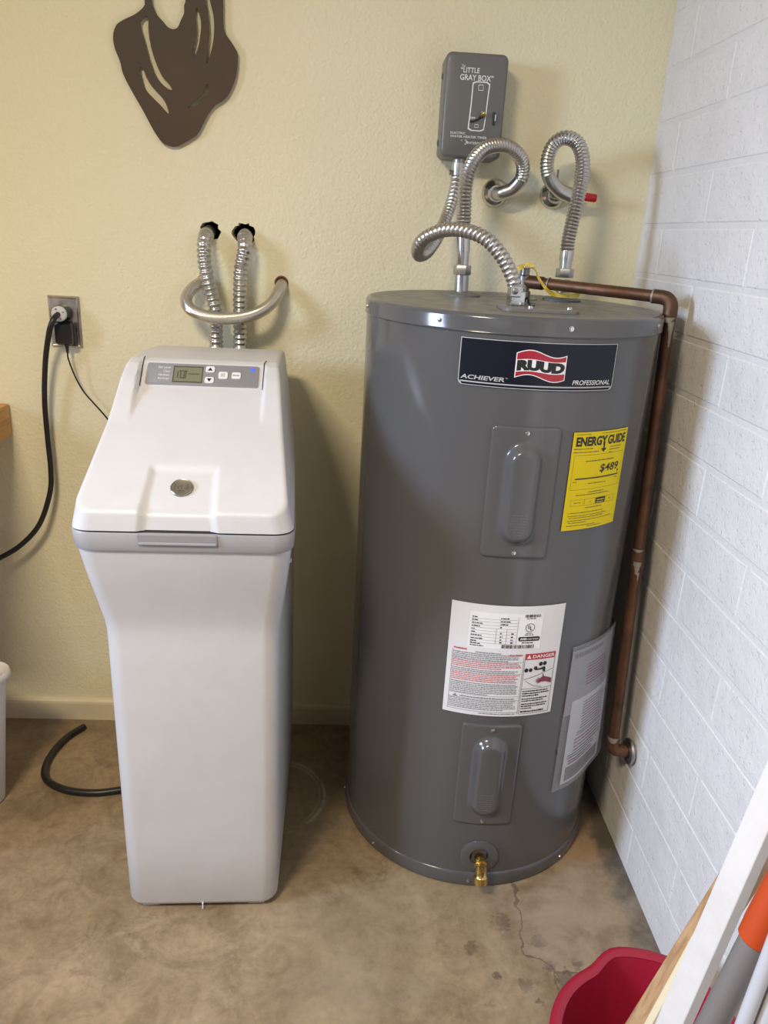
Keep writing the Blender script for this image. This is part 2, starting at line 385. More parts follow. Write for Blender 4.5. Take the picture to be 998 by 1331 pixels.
def pad(fn, hw, y0, y1, rc, hfun, skirt, nx=40, ny=60, xs=None, ys=None, base=0.0, edge=0.004):
    """height field over a rounded rectangle; fn(x, y, h) -> 3D; hw may be a function of y; edge = rounding radius; skirt(x, y) -> lower 3D point"""
    H = hw if callable(hw) else (lambda y: hw)
    if ys is None:
        ys = [y0+(y1-y0)*(0.5-0.5*cos(PI*k/ny)) for k in range(ny+1)]
    def hwid(y):
        d = min(y-y0, y1-y); q = H(y)
        if d < rc: q += -rc + math.sqrt(max(0, rc*rc-(rc-d)**2))
        return q
    mb = MB(); nr = len(ys); us = xs or [-cos(PI*k/nx) for k in range(nx+1)]; nc = len(us)
    bot = {}
    for j, y in enumerate(ys):
        q = hwid(y)
        for i, u in enumerate(us):
            x = u*q
            d = min(q-abs(x), y-y0, y1-y)
            if min(y-y0, y1-y) < rc and q-abs(x) < rc:           # corner distance
                cx = H(y)-rc; cy = (y0+rc) if y-y0 < y1-y else (y1-rc)
                if abs(x) > cx: d = rc-math.hypot(abs(x)-cx, y-cy)
            d = max(0, d)
            drop = 0 if d >= edge else edge-math.sqrt(max(0, edge*edge-(edge-d)**2))
            mb.v.append(tuple(fn(x, y, hfun(x, y)-drop)))
    for j in range(nr-1):
        for i in range(nc-1): mb.f.append((j*nc+i, j*nc+i+1, (j+1)*nc+i+1, (j+1)*nc+i))
    loop = [(i, 0) for i in range(nc)] + [(nc-1, j) for j in range(1, nr)] + [(i, nr-1) for i in range(nc-2, -1, -1)] + [(0, j) for j in range(nr-2, 0, -1)]
    o = len(mb.v)
    for (i, j) in loop:
        mb.v.append(tuple(skirt(us[i]*hwid(ys[j]), ys[j])))
    n = len(loop)
    for k in range(n):
        a, b = loop[k], loop[(k+1) % n]
        mb.f.append((a[1]*nc+a[0], o+k, o+(k+1) % n, b[1]*nc+b[0]))
    return mb
def sstep(a, b, x):
    q = max(0, min(1, (x-a)/(b-a))); return q*q*(3-2*q)
def lerp_table(tab, x):
    if x <= tab[0][0]: return tab[0][1]
    for (a, va), (b, vb) in zip(tab, tab[1:]):
        if x <= b: return va+(vb-va)*(x-a)/(b-a)
    return tab[-1][1]

# ================================================================== THE ROOM
XL, YF, ZC = -3.3, -4.4, 2.44
MB().box(XL, 0.12, YF, 0.12, -0.1, 0).build('floor', 'concrete', smooth=False, kind='structure')
MB().box(XL-0.1, 0.12, YF-0.1, 0.12, ZC, ZC+0.08).build('ceiling', 'ceiling_paint', smooth=False, kind='structure')
# back wall with the real openings the hoses come through
def jag(cx, cz, r, n=18, j=0.15, seed=1):
    q = random.Random(seed); return [(cx+r*(1+q.uniform(-j, j))*cos(2*PI*k/n), cz+r*(1+q.uniform(-j, j))*sin(2*PI*k/n)) for k in range(n)]
holes = [jag(-0.962, 1.274, 0.021, seed=2), jag(-0.889, 1.272, 0.024, 22, 0.2, 5), jag(-0.805, 1.172, 0.0145, 16, 0.05, 3), jag(-0.9807, 1.167, 0.0150, 16, 0.05, 4)]
vs, fs = poly_curve([[(XL, 0), (0.1, 0), (0.1, ZC), (XL, ZC)]] + holes, 0.02)
wb = MB().add([(x, 0.02-z, y) for x, y, z in vs], fs).build('wall_back', 'wall_paint', smooth=False, kind='structure')
MB().box(XL, 0.1, 0.06, 0.09, 0, ZC).build('wall_back_backing', 'dark_hole', wb, smooth=False)
MB().box(XL-0.1, XL, YF, 0.12, 0, 1.28).box(XL-0.1, XL, YF, 0.12, 2.16, ZC).box(XL-0.1, XL, YF, -2.00, 1.28, 2.16).box(XL-0.1, XL, -1.30, 0.12, 1.28, 2.16).build('wall_left', 'garage_wall', smooth=False, kind='structure')
MB().box(XL, 0.12, YF-0.1, YF, 0, 0.96).box(XL, 0.12, YF-0.1, YF, 2.04, ZC).box(XL, -2.69, YF-0.1, YF, 0.96, 2.04).box(-1.11, 0.12, YF-0.1, YF, 0.96, 2.04).build('wall_front', 'garage_wall', smooth=False, kind='structure')
f = MB(); x = XL
for (a, b, c, d) in ((-2.00, -1.96, 1.28, 2.16), (-1.34, -1.30, 1.28, 2.16)): f.box(x-0.05, x+0.012, a, b, c, d)
f.box(x-0.05, x+0.012, -2.0, -1.3, 1.28, 1.32).box(x-0.05, x+0.012, -2.0, -1.3, 2.12, 2.16)
f.build('window_1', 'frame_white', smooth=False, kind='structure')
f = MB()
f.box(-2.69, -2.65, YF-0.05, YF+0.012, 0.96, 2.04).box(-1.15, -1.11, YF-0.05, YF+0.012, 0.96, 2.04).box(-2.69, -1.11, YF-0.05, YF+0.012, 0.96, 1.0).box(-2.69, -1.11, YF-0.05, YF+0.012, 2.0, 2.04)
f.build('added_window_frame', 'frame_white', smooth=False, kind='structure')  # unseen frame, added along with the front fill light and its wall opening
cl = thing('ceiling_lamp', (-1.45, -2.0, ZC), 'flat white ceiling lamp above the open floor', 'lamp')
MB().box(-1.73, -1.17, -2.18, -1.82, ZC-0.05, ZC).build('housing', 'frame_white', cl, smooth=False, bevel=0.006)

# baseboard with a rounded top edge
prof = [(0, 0), (-0.012, 0), (-0.012, 0.050), (-0.0105, 0.056), (-0.006, 0.0605), (0, 0.062)]
mb = MB(); n = len(prof)
mb.add([(XL, y, z) for y, z in prof] + [(-0.006, y, z) for y, z in prof], [(k, (k+1) % n, n+(k+1) % n, n+k) for k in range(n)] + [tuple(range(n)), tuple(range(2*n-1, n-1, -1))])
mb.build('baseboard_back', 'trim_paint', smooth=False, kind='structure')

# block wall: recessed mortar bed and every block its own piece
wr = MB().box(0.0012, 0.12, YF, 0.02, 0, ZC).build('wall_right', 'mortar_paint', smooth=False, kind='structure')
def block_mesh(L, seed, H=0.1016):
    q = random.Random(seed); g = 0.0035; b = 0.0040; t_ = 0.006
    ya, yb, za, zb = g, L-g, g, H-g
    o = [(t_, ya, za), (t_, yb, za), (t_, yb, zb), (t_, ya, zb)]
    i = [(0, ya+b, za+b), (0, yb-b, za+b), (0, yb-b, zb-b), (0, ya+b, zb-b)]
    mid = [(0.0012, y_+(-0.0022 if k in (0, 3) else 0.0022), z_+(-0.0022 if k < 2 else 0.0022)) for k, (x_, y_, z_) in enumerate(i)]
    o = [(x_, y_+q.uniform(-.0008, .0008), z_+q.uniform(-.0008, .0008)) for x_, y_, z_ in o]
    vs = o+mid+i; fs = []
    for r in (0, 4):
        for k in range(4): fs.append((r+k, r+(k+1) % 4, r+4+(k+1) % 4, r+4+k))
    fs.append((8, 9, 10, 11))
    me = bpy.data.meshes.new('block'); me.from_pydata(vs, [], [tuple(reversed(f_)) for f_ in fs]); me.update(); me.materials.append(MATS['block_paint'])
    import bmesh
    bm = bmesh.new(); bm.from_mesh(me)
    bmesh.ops.recalc_face_normals(bm, faces=bm.faces)
    bm.faces.ensure_lookup_table()
    if bm.faces[8].normal.x > 0: bmesh.ops.reverse_faces(bm, faces=bm.faces)
    bm.to_mesh(me); bm.free(); return me
fulls = [block_mesh(0.3937, s) for s in range(4)]; firsts = {0.33: block_mesh(0.3265, 8), 0.13: block_mesh(0.1285, 9)}
q = random.Random(4)
for i in range(23):
    z = 0.0118+0.1016*i
    k_from_top = 17-i                                             # joint index counted downward
    first = 0.33 if (k_from_top-1) % 2 == 1 else 0.13
    y = -0.004; spans = [(y-0.3265 if first == 0.33 else y-0.1285, firsts[first])]
    y = spans[0][0]
    while y-0.3937 > YF:
        y -= 0.3937; spans.append((y, fulls[q.randrange(4)]))
    for (yy, me) in spans:
        o = bpy.data.objects.new('block', me); C.objects.link(o); o.parent = wr
        o.location = (q.uniform(-0.0003, 0.0003), yy, z)

# ================================================================== WATER HEATER
HX, HY, HR = -0.3337, -0.2869, 0.2826
wh = thing('water_heater', (HX, HY, 0), 'tall dark grey electric water heater standing in the corner by the block wall', 'water heater')
UP = lambda prof: MB().lathe((HX, HY, 0), (HX, HY, 1), prof, 120)
RB = HR-0.0015
UP([(0.018, RB), (0.045, RB), (0.6, RB), (1.15, RB)]).build('tank_jacket', 'enamel', wh)
mb = MB().lathe((HX, HY, 0), (HX, HY, 1), [(1.1455, RB-0.001), (1.1455, HR+0.0012), (1.147, HR+0.0022), (1.149, HR+0.0014), (1.168, HR+0.0014), (1.1715, HR+0.0006), (1.1745, HR-0.0022), (1.1758, HR-0.006)], 120, caps=False)
cap = mb.build('top_cap', 'enamel', wh)
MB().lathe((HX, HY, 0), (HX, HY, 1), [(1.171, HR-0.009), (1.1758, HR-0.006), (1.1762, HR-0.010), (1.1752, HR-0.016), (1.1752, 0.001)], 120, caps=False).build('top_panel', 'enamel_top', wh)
ring_ = MB().lathe((HX, HY, 0), (HX, HY, 1), [(0.004, RB-0.01), (0.004, HR+0.0015), (0.008, HR+0.0025), (0.030, HR+0.0025), (0.034, HR+0.0012), (0.036, RB)], 120, caps=True).build('base_ring', 'enamel', wh)
MB().lathe((HX, HY, 0), (HX, HY, 1), [(0.0, HR-0.02), (0.018, HR-0.02)], 60).build('base_pan', 'gap_dark', wh)
def cylp(thc, R=HR):
    """surface map: s metres to the right of the angle thc (seen from the room), z height, h out of the surface"""
    def fn(s, z, h=0.0):
        g = rad(thc)+s/R; return (HX+(R+h)*cos(g), HY+(R+h)*sin(g), z)
    return fn
def screw_at(parent, thc, z, h0, r=0.0035):
    fn = cylp(thc); a = fn(0, z, h0-0.001); b = fn(0, z, h0+0.003)
    MB().lathe(a, b, [(0, r*1.25), (0.0015, r*1.25), (0.0018, r), (0.0036, r*0.85), (0.004, r*0.4)], 12).build('screw', 'screw_metal', parent)
for th in (-171, -125.5, -81, -35.5, 9, 54, 99, 144): screw_at(cap, th, 1.160, 0.0014)
for th in (-140.7, -94.6, -48.1, -2, 90, 180): screw_at(ring_, th, 0.0165, 0.0025, 0.003)

# element access covers: dished plate with an obround boss and embossed lines
def element_cover(zc, lab):
    fn = cylp(-91.7); W_, Hh = 0.0595, 0.1195
    def boss(s, z):
        zz = z-zc; L = 0.060
        d = math.hypot(s, max(0, abs(zz)-L))
        k = 1-sstep(0.0175, 0.0345, d)
        return 0.0045+0.0165*k
    def f3(s, z, h): return fn(s, z, h)
    xs = [-1, -.985, -.96, -.92, -.87]+[-.82+1.64*k/34 for k in range(35)]+[.87, .92, .96, .985, 1]
    ys = [zc-Hh+q for q in (0, .0008, .002, .004, .007, .011, .016)]+[zc-Hh+.022+(2*Hh-.044)*k/52 for k in range(53)]+[zc+Hh-q for q in (.016, .011, .007, .004, .002, .0008, 0)]
    o = pad(f3, W_, zc-Hh, zc+Hh, 0.008, boss, lambda s, z: fn(s, z, -0.002), xs=xs, ys=ys, edge=0.004).build('element_cover', 'enamel', wh, label=lab, angle=60)
    fl = Flat(); rr = random.Random(5)
    for k in range(8):
        wd = rr.uniform(0.009, 0.0145) if k != 7 else 0.006
        y = zc-0.030-k*0.0052; fl.lines(-wd, wd, y, y-0.004, 1, 0.42, rr, wmin=0.003, wmax=0.006)
    fl.build('embossed_lines', 'silver_emboss', lambda s, z: fn(s, z, 0.02125), o)
    screw_at(o, -91.7, zc+0.109, 0.0045, 0.0032); screw_at(o, -91.7, zc-0.1095, 0.0045, 0.0032)
    return o
mat('silver_emboss', (0.135, 0.134, 0.136), 0.3)
element_cover(0.877, 'upper dark grey element cover with an oblong boss'); element_cover(0.285, 'lower dark grey element cover with an oblong boss')

# name plate
def plate(name, mt, fn, s0, s1, z0, z1, h, parent, r=0.0, label=None):
    n = 40; mb = MB(); cols = []
    for i in range(n+1):
        s = s0+(s1-s0)*i/n; d = min(s-s0, s1-s); q = 0
        if d < r: q = r-math.sqrt(max(0, r*r-(r-d)**2))
        mb.v += [fn(s, z0+q, h), fn(s, z1, h), fn(s, z0+q, h-0.0006), fn(s, z1, h-0.0006)]
    for i in range(n):
        a, b = 4*i, 4*i+4
        mb.f += [(a, b, b+1, a+1), (a+2, a+3, b+3, b+2), (a+1, b+1, b+3, a+3), (a, a+2, b+2, b)]
    mb.f += [(0, 1, 3, 2), (4*n, 4*n+2, 4*n+3, 4*n+1)]
    return mb.build(name, mt, parent, smooth=True, label=label)
fn = cylp(-89.4); NW = 0.1365
np_ = plate('name_plate', 'navy', fn, -NW, NW, 1.0595, 1.1365, 0.0010, wh, r=0.008, label='black name plate with a red and white wave emblem')
pm = lambda h: (lambda s, z: fn(s, z, h))
fl = Flat().rect(-NW, NW, 1.1355, 1.1368).rect(-NW, -NW+0.0014, 1.066, 1.1365).rect(NW-0.0014, NW, 1.066, 1.1365).rect(-NW+0.004, NW-0.004, 1.0640, 1.0662).rect(-NW+0.006, NW-0.006, 1.0592, 1.0603)
fl.poly([(-NW, 1.067), (-NW+0.0014, 1.067), (-NW+0.0068, 1.0612), (-NW+0.006, 1.0592), (-NW+0.002, 1.0618)]); fl.poly([(NW, 1.067), (NW-0.002, 1.0618), (NW-0.006, 1.0592), (NW-0.0068, 1.0612), (NW-0.0014, 1.067)])
fl.build('border_lines', 'silver_ink', pm(0.0014), np_)
Flat().text('ACHIEVER', -NW+0.004, -NW+0.078, 1.0692, 1.0765, bold=0.025, shear=0.15).text('\u2122', -NW+0.079, -NW+0.0825, 1.0745, 1.0765).build('lettering', 'silver_ink', pm(0.0014), np_, label='silver slanted lettering')
Flat().text('PROFESSIONAL', NW-0.081, NW-0.007, 1.0692, 1.0770, bold=0.004, shear=0.18).build('lettering', 'print_white', pm(0.0014), np_)
# emblem: waving flag, white edge, red fields, white band with black letters
def wave(s): return 0.0055*math.sin((s+0.043)/0.086*2*PI*0.98)
def flag(x0, x1, top, bot, inset=0.0):
    n = 24; T = []; B = []
    for i in range(n+1):
        s = x0+(x1-x0)*i/n; T.append((s, top+wave(s))); B.append((s, bot+wave(s)*1.0))
    return T, B
cz = 1.0985
T, B = flag(-0.0435, 0.0405, cz+0.0205, cz-0.0205); Flat().band(T, B).build('emblem', 'print_white', pm(0.0014), np_)
T, B = flag(-0.0420, 0.0390, cz+0.0190, cz+0.0105); E1 = Flat(); n = len(T)
E1.band(T, [(s, cz+0.0092+wave(s)*0.35) for s, z in T])
T, B = flag(-0.0420, 0.0390, cz-0.0105, cz-0.0190); E1.band([(s, cz-0.0108+wave(s)*0.35) for s, z in T], B)
E1.build('emblem', 'logo_red', pm(0.0017), np_, label='red fields of the wave emblem')
vs, fs = text2d('RUUD', -0.0412, 0.0385, cz-0.0095, cz+0.0080, bold=0.075)
Flat().add([(s, z+wave(s)*0.35) for s, z in vs], fs).build('lettering', 'ink_black', pm(0.0018), np_, label='heavy black lettering on the emblem')

# yellow energy label
fn = cylp(-61.5); EW = 0.0650; z0, z1 = 0.8075, 0.9875; pe = lambda h: (lambda s, z, f_=cylp(-61.5): f_(s, z, h))
el = plate('energy_label', 'energy_yellow', fn, -EW, EW, z0, z1, 0.0008, wh, label='yellow energy cost label with black print')
k = Flat()
k.text('ENERGY', -0.059, 0.009, 0.9625, 0.9795, bold=0.042).text('GUIDE', 0.0110, 0.059, 0.9625, 0.9795, bold=0.035)
k.rect(0.0015, 0.0050, 0.953, 0.968).poly([(-0.0035, 0.9565), (0.0100, 0.9565), (0.0033, 0.9495)])
k.build('heading', 'ink_black', pe(0.0012), el, kind='stuff')
k = Flat(); k.text('$489', 0.001, 0.0505, 0.9110, 0.9275, bold=0.014, shear=0.1).poly([(0.048, 0.9125), (0.0530, 0.9125), (0.0505, 0.9065)])
k.rect(-0.0515, 0.0530, 0.9025, 0.9048)
k.rect(0.0020, 0.0265, 0.8535, 0.8650)
k.build('price', 'ink_black', pe(0.0012), el, kind='stuff')
k = Flat(); rr = random.Random(11)
k.lines(-0.060, -0.03, 0.9858, 0.9822, 1, 0.4, rr).lines(-0.005, 0.062, 0.9858, 0.9822, 1, 0.4, rr)
k.lines(-0.062, -0.02, 0.9605, 0.9560, 1, 0.42, rr).lines(-0.062, -0.006, 0.9545, 0.9500, 1, 0.42, rr)
k.lines(0.018, 0.05, 0.960, 0.956, 1, 0.42, rr).lines(0.018, 0.046, 0.955, 0.951, 1, 0.42, rr).lines(0.018, 0.026, 0.950, 0.946, 1, 0.42, rr)
k.frame(-0.059, 0.059, 0.8835, 0.9465, 0.0005)
k.lines(-0.034, 0.034, 0.9375, 0.9330, 1, 0.5, rr)
k.lines(-0.055, -0.046, 0.9000, 0.8965, 1, 0.5, rr).lines(0.044, 0.053, 0.9005, 0.8965, 1, 0.5, rr).lines(-0.022, 0.022, 0.8960, 0.8920, 1, 0.45, rr)
k.lines(-0.018, 0.020, 0.8800, 0.8760, 1, 0.5, rr).lines(-0.045, 0.033, 0.8755, 0.8715, 1, 0.45, rr)
k.frame(-0.054, -0.024, 0.8530, 0.8650, 0.0004).frame(-0.024, 0.002, 0.8530, 0.8650, 0.0004).frame(0.0265, 0.052, 0.8530, 0.8650, 0.0004)
k.lines(-0.047, -0.032, 0.8605, 0.8575, 1, 0.5, rr).lines(-0.013, -0.009, 0.8605, 0.8575, 1, 0.5, rr).lines(0.038, 0.042, 0.8605, 0.8575, 1, 0.5, rr)
k.lines(-0.02, 0.02, 0.8505, 0.8465, 1, 0.45, rr)
for a, b, y in ((-0.056, 0.025, 0.8420), (-0.056, 0.037, 0.8365), (-0.053, 0.028, 0.8325), (-0.056, 0.052, 0.8275), (-0.053, -0.014, 0.8235), (-0.056, 0.01, 0.8180), (-0.01, 0.025, 0.8145)):
    k.lines(a, b, y, y-0.0038, 1, 0.42, rr)
mat('ink_faded', (0.20, 0.15, 0.02), 0.5)
k.build('fine_print', 'ink_faded', pe(0.0011), el, kind='stuff')
Flat().lines(0.005, 0.0235, 0.8630, 0.8585, 1, 0.5, rr).lines(0.004, 0.022, 0.8580, 0.8545, 1, 0.5, rr).build('box_print', 'energy_yellow', pe(0.0014), el)

# white rating and warning label
fr = cylp(-90.0); RW = 0.1090; z0, z1 = 0.4240, 0.6610
rl = plate('rating_label', 'label_white', fr, -RW, RW, z0, z1, 0.0008, wh, label='large white rating and danger label with black and red print')
U = lambda u: -RW+2*RW*u
V = lambda v_: z0+(z1-z0)*v_
def pr(h): return lambda u, v_: fr(U(u), V(v_), h)
def uvflat(): return Flat()
def rect_uv(F, a, b, c, d): return F.add([(a+(b-a)*i/8, y) for i in range(9) for y in (c, d)], [(2*i, 2*i+2, 2*i+3, 2*i+1) for i in range(8)])
def lines_uv(F, a, b, vt, vb, n, fill, rr, last=1.0): return F.lines(a, b, vt, vb, n, fill, rr, last, wmin=0.008, wmax=0.035, gap=0.0045)
rect_uv(Flat(), 0.165, 0.795, 0.625, 0.935).build('sticker', 'sticker_white', pr(0.0012), rl)
k = Flat(); rr = random.Random(21)
for i, y in enumerate((0.900, 0.874, 0.848, 0.822, 0.796, 0.770, 0.742, 0.714, 0.690)):
    lines_uv(k, 0.185, 0.185+(0.05, 0.05, 0.09, 0.07, 0.03, 0.04, 0.10, 0.10, 0.05)[i], y, y-0.017, 1, 0.6, rr)
    rect_uv(k, 0.18, 0.57, y-0.019, y-0.0205)
for i, y in enumerate((0.900, 0.874, 0.848, 0.822)): lines_uv(k, 0.425, 0.425+(0.07, 0.09, 0.065, 0.015)[i], y, y-0.017, 1, 0.65, rr)
for i, y in enumerate((0.770, 0.742, 0.714, 0.690)):
    for x in (0.43, 0.525): lines_uv(k, x, x+0.022, y, y-0.018, 1, 0.65, rr)
for x in (0.395, 0.485, 0.575): rect_uv(k, x, x+0.002, 0.668, 0.802 if x < 0.57 else 0.905)
lines_uv(k, 0.185, 0.27, 0.668, 0.652, 1, 0.6, rr); lines_uv(k, 0.185, 0.30, 0.650, 0.634, 1, 0.6, rr)
for (a, b, c, d, n) in ((0.63, 0.775, 0.905, 0.930, 34), (0.455, 0.735, 0.632, 0.664, 60)):
    x = a
    while x < b-0.003:
        wd = rr.choice((0.0022, 0.0022, 0.0045, 0.0065)); rect_uv(k, x, x+wd, c, d); x += wd+rr.choice((0.002, 0.0035, 0.005))
lines_uv(k, 0.645, 0.73, 0.902, 0.888, 1, 0.6, rr)
k.ringo(0.685, 0.815, 0.036, 0.041) ; k.v[-56:] = [(0.685+(x-0.685), 0.815+(y-0.815)*0.92) for x, y in k.v[-56:]]
k.text('U', 0.664, 0.682, 0.805, 0.838, bold=0.04).text('L', 0.686, 0.704, 0.792, 0.825, bold=0.04)
lines_uv(k, 0.655, 0.715, 0.772, 0.760, 1, 0.6, rr); lines_uv(k, 0.645, 0.725, 0.758, 0.746, 1, 0.6, rr)
rect_uv(k, 0.598, 0.777, 0.697, 0.736); rect_uv(k, 0.592, 0.783, 0.704, 0.729)
lines_uv(k, 0.625, 0.725, 0.690, 0.674, 1, 0.6, rr)
k.build('label_print', 'ink_black', pr(0.0015), rl)
Flat().text('AHRI', 0.607, 0.665, 0.707, 0.727, bold=0.04).text('CERTIFIED', 0.672, 0.772, 0.709, 0.722, bold=0.01).build('label_print', 'print_white', pr(0.0018), rl)
# warning text columns: (top, bottom, lines, colour)
blk = Flat(); red = Flat(); hd = Flat()
hd.text('WARNING', 0.050, 0.165, 0.5880, 0.6050, bold=0.03)
Flat().text('CAUTION', 0.535, 0.650, 0.5600, 0.5770, bold=0.03).build('lettering', 'ink_red', pr(0.0014), rl)
lines_uv(blk, 0.24, 0.46, 0.590, 0.572, 1, 0.6, rr)
def slanted(F, a, b, vt, vb, n, last=1.0): lines_uv(F, a, b, vt, vb, n, 0.62, rr, last)
slanted(blk, 0.05, 0.655, 0.585 - 0.012, 0.505, 4, 0.8); slanted(red, 0.05, 0.655, 0.500, 0.432, 4, 0.7)
slanted(blk, 0.05, 0.655, 0.428, 0.398, 2, 0.9); slanted(red, 0.05, 0.650, 0.392, 0.310, 5, 0.95)
slanted(blk, 0.05, 0.650, 0.304, 0.190, 7, 0.55); slanted(blk, 0.14, 0.62, 0.176, 0.155, 1); slanted(blk, 0.05, 0.650, 0.148, 0.050, 6, 0.8)
lines_uv(blk, 0.32, 0.64, 0.030, 0.014, 1, 0.6, rr)
for y in (0.502, 0.395, 0.186, 0.150): rect_uv(blk, 0.045, 0.66, y, y+0.003)
rect_uv(blk, 0.042, 0.045, 0.040, 0.585); rect_uv(blk, 0.662, 0.666, 0.02, 0.545); rect_uv(blk, 0.042, 0.662, 0.036, 0.040)
for p in ((0.075, 0.155),): blk.poly([(p[0], p[1]), (p[0]+0.05, p[1]), (p[0]+0.025, p[1]+0.024)])
blk.build('fine_print', 'ink_grey', pr(0.0013), rl, kind='stuff'); red.build('fine_print', 'ink_pink', pr(0.0013), rl, kind='stuff', label='small red warning print'); hd.build('lettering', 'ink_red', pr(0.0014), rl)
# danger box: red header, taps over a basin and a hand
k = Flat(); rect_uv(k, 0.675, 0.965, 0.525, 0.580); k.build('danger_header', 'ink_red', pr(0.0013), rl)
k = Flat(); k.text('DANGER', 0.745, 0.955, 0.538, 0.568, bold=0.02); k.poly([(0.690, 0.536), (0.732, 0.536), (0.711, 0.570)]); k.build('lettering', 'print_white', pr(0.0016), rl)
k = Flat()
for (a, b, c, d) in ((0.675, 0.965, 0.255, 0.258), (0.675, 0.965, 0.020, 0.023), (0.675, 0.678, 0.02, 0.525), (0.962, 0.965, 0.02, 0.525)): rect_uv(k, a, b, c, d)
for (x, y, r) in ((0.700, 0.430, 0.018), (0.740, 0.430, 0.017), (0.785, 0.445, 0.017), (0.830, 0.480, 0.018), (0.868, 0.482, 0.018)): k.disc(x, y, r, r*1.05)
k.poly([(0.785, 0.435), (0.840, 0.445), (0.868, 0.455), (0.880, 0.440), (0.882, 0.405), (0.858, 0.405), (0.853, 0.428), (0.79, 0.425)])
k.band([(0.685, 0.345), (0.80, 0.375), (0.955, 0.425)], [(0.685, 0.341), (0.80, 0.371), (0.955, 0.421)]); k.band([(0.70, 0.335), (0.78, 0.285), (0.86, 0.268)], [(0.70, 0.331), (0.78, 0.281), (0.86, 0.264)])
lines_uv(k, 0.690, 0.950, 0.245, 0.180, 3, 0.55, rr, 0.6); lines_uv(k, 0.690, 0.950, 0.172, 0.132, 2, 0.55, rr, 0.8); lines_uv(k, 0.690, 0.945, 0.124, 0.062, 3, 0.55, rr, 0.4); lines_uv(k, 0.690, 0.940, 0.056, 0.028, 1, 0.55, rr, 0.9)
k.build('danger_picture', 'ink_black', pr(0.0014), rl)
k = Flat(); k.poly([(0.955, 0.335), (0.955, 0.290), (0.90, 0.310), (0.85, 0.312), (0.835, 0.325), (0.845, 0.350), (0.87, 0.365), (0.90, 0.355)])
for (a, b) in (((0.845, 0.335), (0.815, 0.352)), ((0.84, 0.328), (0.800, 0.336)), ((0.84, 0.320), (0.800, 0.318)), ((0.85, 0.315), (0.815, 0.302)), ((0.87, 0.36), (0.862, 0.388))):
    dx, dy = b[0]-a[0], b[1]-a[1]; L = math.hypot(dx, dy); nx, ny = -dy/L*0.006, dx/L*0.006
    k.poly([(a[0]+nx, a[1]+ny), (b[0]+nx*0.6, b[1]+ny*0.6), (b[0]-nx*0.6, b[1]-ny*0.6), (a[0]-nx, a[1]-ny)])
k.build('danger_picture', 'ink_maroon', pr(0.0016), rl, label='dark red printed hand')

# clear document pouch hanging loose on the right side
def pouchfn(s, z, h=0.0):
    g = rad(-61.0)+s/HR; uu = s/0.165; vv = (z-0.22)/0.33
    off = 0.0025+0.016*max(0, uu)**1.2*(1-0.65*vv)+0.006*math.sin(uu*7+vv*4)*uu*(1-vv)*0.6+h
    zz = z+0.02*uu*uu*(1-vv)
    return (HX+(HR+off)*cos(g), HY+(HR+off)*sin(g), zz)
def sheet(name, mt, s0, s1, za, zb, h, parent, th_=0.0004, nx=18, nz=22, label=None, kind=None):
    mb = MB()
    for side in (0, 1):
        for j in range(nz+1):
            for i in range(nx+1): mb.v.append(pouchfn(s0+(s1-s0)*i/nx, za+(zb-za)*j/nz, h-side*th_))
    N_ = (nx+1)*(nz+1)
    for j in range(nz):
        for i in range(nx):
            a = j*(nx+1)+i; mb.f += [(a, a+1, a+nx+2, a+nx+1), (N_+a, N_+a+nx+1, N_+a+nx+2, N_+a+1)]
    for i in range(nx):
        mb.f += [(i, N_+i, N_+i+1, i+1)]; a = nz*(nx+1)+i; mb.f += [(a, a+1, N_+a+1, N_+a)]
    for j in range(nz):
        a = j*(nx+1); mb.f += [(a, a+nx+1, N_+a+nx+1, N_+a)]; a += nx; mb.f += [(a, N_+a, N_+a+nx+1, a+nx+1)]
    return mb.build(name, mt, parent, label=label, kind=kind)
po = sheet('document_pouch', 'clear_plastic', 0, 0.170, 0.218, 0.560, 0.0, wh, label='clear plastic pouch holding folded papers')
sheet('paper', 'label_white', 0.022, 0.150, 0.228, 0.430, -0.0012, po, label='white folded sheet with red print')
mat('ink_paper', (0.34, 0.34, 0.36), 0.5); mat('ink_brown', (0.16, 0.13, 0.11), 0.5)
sheet('paper', 'ink_paper', 0.004, 0.160, 0.400, 0.548, -0.0020, po, label='grey folded sheet with dark print')
sheet('paper_panel', 'ink_brown', 0.030, 0.142, 0.234, 0.268, -0.0008, po)
k = Flat(); rr = random.Random(31)
k.lines(0.060, 0.140, 0.420, 0.350, 10, 0.45, rr); k.lines(0.045, 0.140, 0.335, 0.300, 4, 0.45, rr); k.lines(0.035, 0.12, 0.285, 0.272, 2, 0.7, rr)
k.build('paper_print', 'ink_maroon', lambda s, z: pouchfn(s, z, -0.0007), po, kind='stuff')
k = Flat(); k.lines(0.050, 0.140, 0.348, 0.338, 2, 0.5, rr).lines(0.030, 0.120, 0.300, 0.287, 2, 0.5, rr).lines(0.04, 0.12, 0.258, 0.242, 2, 0.4, rr)
x = 0.01
while x < 0.10: k.rect(x, x+0.002, 0.532, 0.542); x += 0.0042
k.build('paper_print', 'ink_black', lambda s, z: pouchfn(s, z, -0.0006), po, kind='stuff')
k = Flat(); k.lines(0.055, 0.13, 0.510, 0.455, 8, 0.5, rr); k.rect(0.002, 0.006, 0.305, 0.320); k.build('paper_print', 'ink_maroon', lambda s, z: pouchfn(s, z, -0.0011), po, kind='stuff')

